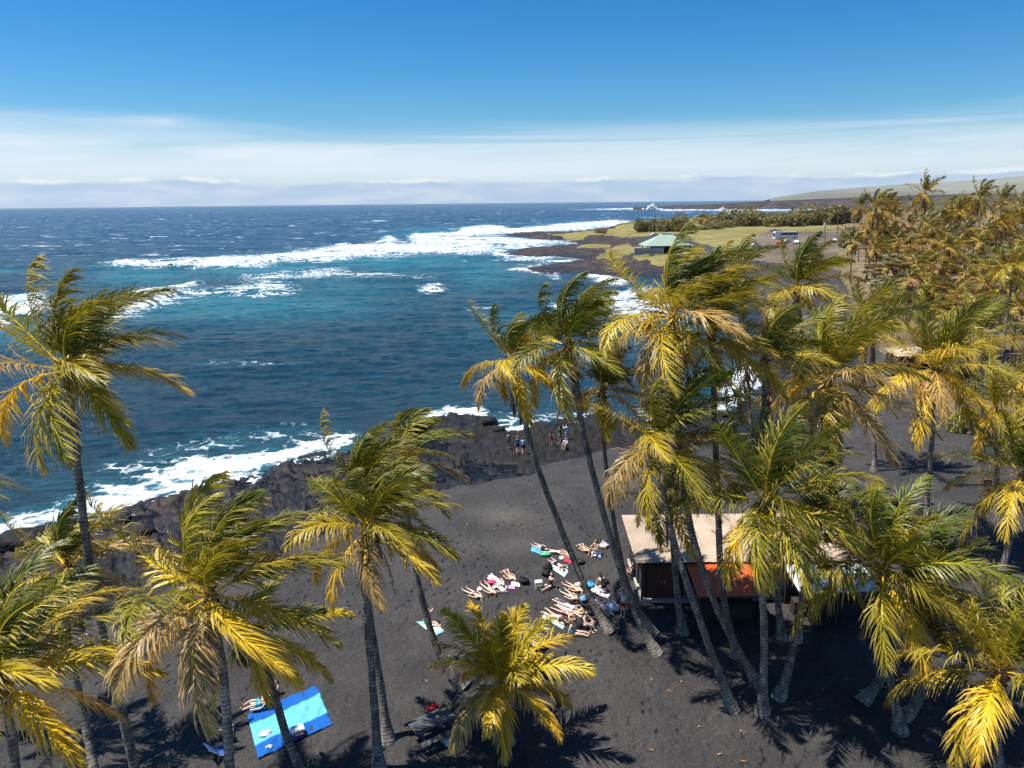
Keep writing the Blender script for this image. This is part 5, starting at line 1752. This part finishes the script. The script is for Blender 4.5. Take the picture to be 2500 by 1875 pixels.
sitter('woman sitting on a pale towel, arm raised to her hair, left of crowd', (1047, 1522), -2.4, 'sit_arm', skin=0, hair='dark', wear=BIK('floral'), seed=31)
sitter('bather sitting with a bare tanned back at the top of the crowd', z5(1675, 378), 2.3, 'sit_knee', skin=2, hair='dark', wear=TRUNKS('sky'), seed=32)
sitter('woman sitting in a dark top beside the green cooler bag', z5(1265, 680), 2.2, 'sit', skin=1, hair='dark', wear=SUIT('navy'), seed=33)
sitter('woman in a teal one-piece sitting up at the bottom of the crowd', z5(1472, 1105), -1.75, 'sit', skin=0, hair='blond', wear=SUIT('teal'), seed=34)
sitter('person hugging their knees beside the woman in the teal one-piece', z5(1585, 1050), -2.3, 'sit_knee', skin=1, hair='brown', wear=BIK('pink'), seed=35)
sitter('person in a black swimsuit crouching over a towel right of the trunk', z5(1745, 735), .3, 'crouch', skin=1, hair='dark', wear=SUIT('black'), seed=36)
sitter('person in dark clothes sitting in the shade at the hut corner', (1545, 1412), 1.5, 'sit_knee', skin=3, hair='dark', wear=SHIRT('black') + TRUNKS('navy'), seed=37)
sitter('person in white sitting low on the lava rocks with the standing bathers', (1381, 1094), 2.6, 'sit_knee', skin=1, hair='dark', wear=SHIRT('white') + TRUNKS('grey'), seed=38)


def stander(label, px, yaw, pose, group='people standing about', H=1.72, **kw):
    g = G(*px)
    return person(label, g, yaw, pose, group=group, H=H, **kw)


stander('girl in a white top and red shorts standing with her hands at her head', z5(1918, 940), 2.5, 'armup', skin=0, hair='dark', wear=SHIRT('white') + SHORTS('red'), seed=41, H=1.62)
stander('bare-chested man in tan trunks standing alone on the rocks', (1243, 1094), .4, 'stand', skin=2, hair='dark', long_hair=False, wear=TRUNKS('floral'), seed=42)
stander('person in a blue shirt and pale hat walking on the rocks', (1264, 1106), .2, 'walk', skin=1, hair='blond', long_hair=False, wear=SHIRT('blue') + SHORTS('navy'), seed=43)
red = stander('person wearing a red backpack on the rocks', (1278, 1107), .1, 'walk', skin=1, hair='brown', long_hair=False, wear=SHIRT('sky') + SHORTS('black'), seed=44)
stander('woman in a dark red swimsuit standing on the rocks', (1346, 1086), -.6, 'stand', skin=2, hair='dark', wear=SUIT('maroon'), seed=45, H=1.62)
stander('man in black on the highest rock, tallest of the bathers', (1367, 1076), 1.0, 'stand', skin=1, hair='dark', long_hair=False, wear=SHIRT('black') + SHORTS('grey'), seed=46, H=1.8)
stander('person in white holding up a camera by the surf', (1384, 1074), .5, 'photo', skin=1, hair='dark', long_hair=False, wear=SHIRT('white') + SHORTS('sky'), seed=47)
stander('person in a dark shirt and red shorts standing on the wet sand behind the palms', (1884, 971), .3, 'stand', skin=1, hair='dark', long_hair=False, wear=SHIRT('grey') + SHORTS('red'), seed=48)
FARP = [((1443, 634), 'dark', SHIRT('navy') + SHORTS('navy'), 'tiny walker in dark blue on the headland lava'), ((1441, 641), 'brown', SHIRT('pink') + SHORTS('grey'), 'tiny person in faded pink on the near headland lava'),
        ((1481, 640), 'dark', SHIRT('white') + SHORTS('blue'), 'tiny person in white beside the green patch on the headland'), ((1495, 645), 'dark', SHIRT('floral') + SHORTS('white'), 'tiny person in tan walking on the headland lava'),
        ((1607, 618), 'brown', SHIRT('pink') + SHORTS('pink'), 'tiny person in pink in front of the pavilion'), ((1352, 616), 'dark', SHIRT('grey') + SHORTS('black'), 'tiny person at the left on the flat lava point'),
        ((1363, 615), 'dark', SHIRT('black') + SHORTS('white'), 'tiny person at the right on the flat lava point')]
for i, (p, hr, wr, lab) in enumerate(FARP):
    stander(lab, p, i * 1.1, 'walk' if i % 2 else 'stand', skin=2, hair=hr, long_hair=False, wear=wr, seed=60 + i, group='far walkers on the headland')


# ------------------------------------------------------------------ towels, bags, picnic things
def sheet(label, corners, colors, name='beach_towel', cat='towel', nx=14, ny=10, amp=.02, z=.035, group='towels on the sand', stripes=None):
    """cloth laid over four ground points; colour print by stripes along the second direction"""
    c = [G(*p) for p in corners]
    o0 = sum(c) / 4.0; o0[2] = gz(o0[0], o0[1])
    V = []; C = []
    for i in range(ny + 1):
        for q in range(nx + 1):
            u, v = q / nx, i / ny
            p = (c[0] * (1 - u) + c[1] * u) * (1 - v) + (c[3] * (1 - u) + c[2] * u) * v
            V.append(p - o0)
            k = min(len(colors) - 1, int(v * len(colors) * .9999)) if stripes is None else next(i_ for i_, e in enumerate(stripes) if v <= e + 1e-6)
            C.append(colors[k])
    A = np.array(V); wx_, wy_ = A[:, 0] + o0[0], A[:, 1] + o0[1]
    A[:, 2] = hgt(wx_, wy_) + z + amp * (fbm(wx_ * 5, wy_ * 2.2, 3, 7) * 2 - .6) - o0[2]
    V = [tuple(q) for q in A]
    n1 = len(V)
    V += [(a, b, h - .02) for a, b, h in V]; C += C
    F = []
    for i in range(ny):
        for q in range(nx):
            a = i * (nx + 1) + q; F.append((a, a + 1, a + nx + 2, a + nx + 1)); F.append((n1 + a, n1 + a + nx + 1, n1 + a + nx + 2, n1 + a + 1))
    rim = [q for q in range(nx + 1)] + [i * (nx + 1) + nx for i in range(1, ny + 1)] + [ny * (nx + 1) + q for q in range(nx - 1, -1, -1)] + [i * (nx + 1) for i in range(ny - 1, 0, -1)]
    for a, b in zip(rim, rim[1:] + rim[:1]): F.append((a, n1 + a, n1 + b, b))
    o = mesh_obj(name, np.array(V), F, simple('cloth_print', (1, 1, 1), .8, .2, .06, 8, .1, attr=True), None, np.array(C), True)
    o.location = o0
    return tag(o, label, cat, group)


BL = (.008, .11, .42); AQ = (.13, .50, .62)
sheet('large blue and aqua striped blanket spread at the lower left', [(604, 1750), (772, 1677), (812, 1770), (631, 1856)], [BL, AQ, BL], 'beach_blanket', 'blanket', 44, 30, .10, .025, None, stripes=[.25, .70, 1.0])


def z4(x, y): return (500 + x / 3.16, 1400 + y / 3.16)


def quad5(cx, cy, w_, h_, rot=.55):
    out = []
    for a, b in ((-1, -1), (1, -1), (1, 1), (-1, 1)):
        x = cx + (a * w_ * math.cos(rot) - b * h_ * math.sin(rot)) * .5; y = cy + (a * w_ * math.sin(rot) + b * h_ * math.cos(rot)) * .5
        out.append(z5(x, y))
    return out


WH = (.78, .76, .74); TQ = (.2, .62, .68)
sheet('white towel with teal edge under the seated woman left of the crowd', [z5(60, 995), z5(210, 985), z5(315, 1080), z5(235, 1122)], [TQ, WH, WH, WH, TQ])
TW = [('blue towel at the upper left of the crowd', 1140, 345, 90, 50, .3, (.1, .42, .65)), ('red towel behind the leaning trunk', 1440, 445, 110, 34, .3, (.6, .05, .1)),
      ('white towel beside the black backpack', 955, 655, 80, 40, .2, WH), ('pale blue towel under the face-down sunbather in black shorts', 1345, 515, 170, 70, .6, (.5, .62, .75)),
      ('white towel with a straw hat in the dense row of sunbathers', 1450, 870, 250, 60, .45, WH), ('white towel under the row of four sunbathers', 790, 640, 190, 60, .7, (.62, .72, .8)),
      ('white towel under the crouching person in black', 1720, 725, 170, 60, .5, (.72, .68, .74)), ('pale pink towel right of the leaning trunk', 1745, 850, 190, 70, .6, (.72, .58, .62)),
      ('pale green towel under the woman propped on her elbows', 1300, 985, 220, 60, .5, (.45, .6, .5)), ('pink towel between the row of four sunbathers', 920, 682, 60, 30, .1, (.72, .3, .5)),
      ('white and blue towel under the bather with the tanned back', 1680, 385, 90, 40, .2, (.55, .66, .78))]
for lab, cx, cy, a, b, r, c in TW:
    sheet(lab, quad5(cx, cy, a, b, r), [c, tuple(v * .92 for v in c), c])


def bag(label, px, size, col, kind='bag', strap=True, rz=0.3, group='bags on the sand'):
    g = G(*px)
    r = tag(empty('beach_bag' if kind == 'bag' else kind, g, rz), label, 'bag', group)
    rng = random.Random(int(px[0] * 7))
    m = simple('bagcloth_%02d%02d%02d' % tuple(int(c * 99) for c in col), col, .75, .2, .25, 7, .3)
    MB().ell((0, 0, size * .22), (size * .42, size * .30, size * .26), 12, 8, fn=lambda p: (1.12 if abs(p[2]) < .6 else .92) + rng.uniform(-.2, .2)).build('body', m, r, True)
    if strap:
        MB().tube([(-size * .24, 0, size * .40), (-size * .18, .06, size * .62), (size * .18, .06, size * .60), (size * .24, 0, size * .40)], size * .035, 6).build('strap', m, r)
    MB().box(-size * .3, size * .3, -size * .36, -size * .28, size * .08, size * .32).build('pocket', m, r)
    return r


BG = [('pink and red bag by the row of four sunbathers', (735, 648), .55, (.65, .08, .2)), ('small white bag between the first two sunbathers of the row', (630, 708), .4, WH),
      ('white cap-like bag by the second sunbather of the row', (762, 690), .35, (.6, .6, .7)), ('round black backpack right of the row of four', (1022, 640), .75, (.02, .02, .022)),
      ('black bag heap left of the face-down sunbather, upper one', (1245, 510), .65, (.025, .025, .03)), ('black bag heap left of the face-down sunbather, lower one', (1235, 570), .75, (.02, .02, .02)),
      ('white bag left of the red towel', (1370, 425), .4, WH), ('black bag at the foot of the leaning trunk near the red towel', (1535, 465), .6, (.03, .03, .035)),
      ('white and pink bag beside the bather with the tanned back', (1745, 320), .75, (.7, .6, .62)), ('bright blue bag right of the leaning trunk', (1630, 670), .55, (.05, .35, .62)),
      ('black bag beside the crouching person', (1760, 640), .5, (.03, .03, .03)), ('white bag above the dense row', (1520, 670), .5, WH), ('blue striped bag in the dense row', (1565, 800), .6, (.18, .32, .5)),
      ('white bag by the head of the person right of the trunk', (1830, 880), .8, (.7, .7, .72)), ('black camera bag below the leaning trunk', (1630, 920), .5, (.03, .03, .03)),
      ('dark striped bag beside the young lime palm', (1190, 1215), .8, (.12, .12, .13)), ('white bag beside the young lime palm', (1135, 1200), .6, (.68, .68, .66)),
      ('white folded bag at the foot of the hut corner', (2010, 500), .6, (.5, .48, .44))]
for i, (lab, p, s, c) in enumerate(BG):
    bag(lab, z5(*p), s, c, rz=i * .9)
bag('red bag behind the picnic table', z4(1757, 1050), .6, (.4, .03, .03))
bag('olive backpack behind the picnic table', z4(1862, 1060), .7, (.07, .075, .045))
bag('white sack leaning near the picnic table bench', z4(1885, 1305), .7, (.6, .6, .58))
bag('dark blue bag beside the white sack', z4(1930, 1260), .6, (.03, .06, .2))
bag('white folded towel bundle on the striped blanket', z4(470, 1255), .55, (.66, .70, .74), 'towel_bundle', False)
bag('small pale pouch at the blanket corner', z4(498, 1352), .32, (.6, .62, .5), 'pouch', False)


def box_cooler(label, px, w_, d_, h_, cb, cl, rz, name='cooler', cat='cooler'):
    g = G(*px)
    r = tag(empty(name, g, rz), label, cat)
    mb_ = simple('cool_%02d%02d%02d' % tuple(int(v * 99) for v in cb), cb, .4, .4, .06, 3); ml_ = simple('cool_%02d%02d%02d' % tuple(int(v * 99) for v in cl), cl, .4, .4, .06, 3)
    prof = [(-w_ * .46, 0), (w_ * .46, 0), (w_ * .5, h_ * .72), (-w_ * .5, h_ * .72)]
    extrude_profile(prof, -d_ / 2, d_ / 2).build('body', mb_, r)
    extrude_profile([(-w_ * .53, h_ * .723), (w_ * .53, h_ * .723), (w_ * .53, h_ * .9), (w_ * .46, h_), (-w_ * .46, h_), (-w_ * .53, h_ * .9)], -d_ * .54, d_ * .54).build('lid', ml_, r)
    MB().tube([(-w_ * .3, -d_ * .58, h_ * .6), (-w_ * .3, -d_ * .66, h_ * .6), (w_ * .3, -d_ * .66, h_ * .6), (w_ * .3, -d_ * .58, h_ * .6)], .015, 6).build('handle', ml_, r)
    return r


box_cooler('white cooler with a red base on the striped blanket', z4(722, 1258), .52, .36, .42, (.5, .03, .06), (.82, .8, .76), .5)
box_cooler('green and white cooler bag beside the woman in the dark top', z5(1163, 692), .42, .3, .5, (.3, .42, .22), (.75, .77, .72), .2, 'cooler_bag', 'cooler bag')
# straw hat
g = G(*z5(1522, 905)); mb = MB()
mb.ell((0, 0, .05), (.24, .24, .02), 16, 6); mb.ell((0, 0, .11), (.11, .11, .10), 12, 6)
o = mb.build('straw_hat', simple('straw', (.55, .42, .22), .85, .1, .2, 20), None, True); o.location = g + np.array([.1, -.15, .1])
tag(o, 'round straw hat at the end of the white towel', 'hat')
# green float
g = G(*z5(1222, 395)); mb = MB()
o = mb.ell((0, 0, .12), (.36, .22, .12), 14, 8).build('swim_float', simple('float_green', (.08, .5, .25), .4, .4, .05, 3), None, True); o.location = g
tag(o, 'bright green swim float at the upper left of the crowd', 'float')
# red board on the wet sand
g = G(1876, 977); mb = MB()
o = mb.ell((0, 0, .08), (.75, .28, .06), 18, 6).build('bodyboard', simple('board_red', (.6, .07, .03), .4, .4, .05, 3), None, True); o.location = g; o.rotation_euler = (0, 0, .5)
tag(o, 'red bodyboard lying by the person on the wet sand', 'bodyboard')
# sandals
for i, p in enumerate((z4(375, 1118), z4(405, 1120), z4(615, 1112), z4(635, 1108))):
    g = G(*p, dz=.07)
    r = tag(empty('sandal', g, .4 + i), 'dark rubber sandal on the far edge of the striped blanket' if i < 2 else 'pale sandal in the middle of the striped blanket', 'sandal', 'sandals on the blanket' if i < 2 else 'pale sandals on the blanket')
    m = simple('sandal_dark', (.02, .02, .03), .8) if i < 2 else simple('sandal_pale', (.5, .5, .48), .8)
    MB().ell((0, 0, .015), (.055, .14, .018), 12, 5).build('sole', m, r, True)
    MB().tube([(-.05, .0, .02), (0, .06, .06), (.05, .0, .02)], .012, 5).build('strap', m, r)


def beach_chair(label, px, yaw, c0, c1):
    g = G(*px)
    r = tag(empty('beach_chair', g, yaw), label, 'chair', 'low beach chairs')
    m0 = simple('chair_%02d%02d' % (int(c0[0] * 99), int(c0[2] * 99)), c0, .8); m1 = simple('chair_%02d%02d' % (int(c1[0] * 99), int(c1[2] * 99)), c1, .8)
    for i in range(7):
        x0 = -.27 + i * .077
        m = m0 if i % 2 else m1
        MB().box(x0, x0 + .075, -.02, .48, .2, .215).build('seat_strip', m, r)
        mb = MB(); M = Matrix.Rotation(math.radians(38), 4, 'X')
        mb.box(x0, x0 + .075, -.012, .003, .0, .66, M=Matrix.Translation((0, -.03, .2)) @ M); mb.build('back_strip', m, r)
    fm = simple('chair_frame', (.7, .7, .7), .35, .5, .05, 3, 0, metal=.8)
    for s in (-.3, .3):
        mb = MB(); mb.tube([(s, .5, .2), (s, 0, .19), (s, -.45, .72)], .014, 6); mb.tube([(s, .42, .2), (s, .45, .0)], .014, 6); mb.tube([(s, -.1, .28), (s, -.16, .0)], .014, 6)
        mb.build('frame', fm, r)
    return r


cp = z4(440, 1040)
beach_chair('low white beach chair under the reclining person by the blanket', cp, 1.9, (.7, .72, .75), (.55, .62, .72))
g = G(*cp)
person('person in teal shorts reclining in the low chair by the blanket', (g[0], g[1], g[2] + .10), 1.9, 'recline', skin=0, hair='blond', long_hair=False, wear=TRUNKS('teal'), group='people sitting on the sand', seed=71, lift=.08)
g = G(*z4(560, 930))
person('child in pink sitting behind the reclining person, under hanging dead fronds', g, 2.6, 'sit_knee', skin=1, hair='brown', wear=SUIT('pink'), H=1.2, group='people sitting on the sand', seed=72)
beach_chair('low chair with red white and blue stripes left of the trunk', z4(165, 1262), .3, (.5, .05, .06), (.72, .72, .74))
beach_chair('low dark blue chair at the bottom left, below the striped one', z4(110, 1410), -.8, (.03, .09, .3), (.04, .12, .36))
g = G(*z4(175, 1178)); mb = MB(); mb.ell((0, 0, .12), (.13, .13, .12), 12, 8)
o = mb.build('beach_ball', simple('ball_orange', (.75, .3, .03), .4, .4, .05, 3), None, True); o.location = g
tag(o, 'small orange ball behind the striped chair', 'ball')

# picnic table
pt = on_plane(1056, 1757, 2.75)
g2 = gz(pt[0], pt[1])
tb = tag(empty('picnic_table', (pt[0], pt[1], g2), .62), 'dark grey picnic table with benches in the palm shade at the bottom', 'table')
M_GREYWOOD = simple('grey_planks', (.075, .08, .085), .6, .3, .3, 5, .15)
for i in range(5):
    MB().box(-.95, .95, -.39 + i * .157, -.39 + i * .157 + .15, .72, .76).build('tabletop_plank', M_GREYWOOD, tb)
for s in (-1, 1):
    for q in range(2):
        y0 = s * .72 - .145 + q * .15
        MB().box(-.95, .95, y0, y0 + .14, .42, .46).build('bench_plank', M_GREYWOOD, tb)
    MB().box(s * .65 - .04, s * .65 + .04, -.85, .85, .345, .418).build('crossbar', M_GREYWOOD, tb)
    MB().box(s * .65 - .04, s * .65 + .04, -.38, .38, .645, .718).build('crossbar', M_GREYWOOD, tb)
    for q in (-1, 1):
        mb = MB(); mb.tube([(s * .65, q * .62, -.05), (s * .65, q * .25, .72)], .05, 4); mb.build('leg', M_GREYWOOD, tb)

bpy.data.scenes.remove(TMP)

# ------------------------------------------------------------------ air
m, t, out = newmat('sea_air')
pv_ = t.node('ShaderNodeVolumePrincipled')
pv_.inputs['Color'].default_value = (.80, .88, .97, 1)
pv_.inputs['Density'].default_value = 1.8e-5
pv_.inputs['Anisotropy'].default_value = .1
t.l.new(pv_.outputs[0], out.inputs['Volume'])
m.cycles.homogeneous_volume = True
hz = MB().box(-31000, 31000, -300, 31000, -6, 560).build('haze', m)
tag(hz, kind='stuff')
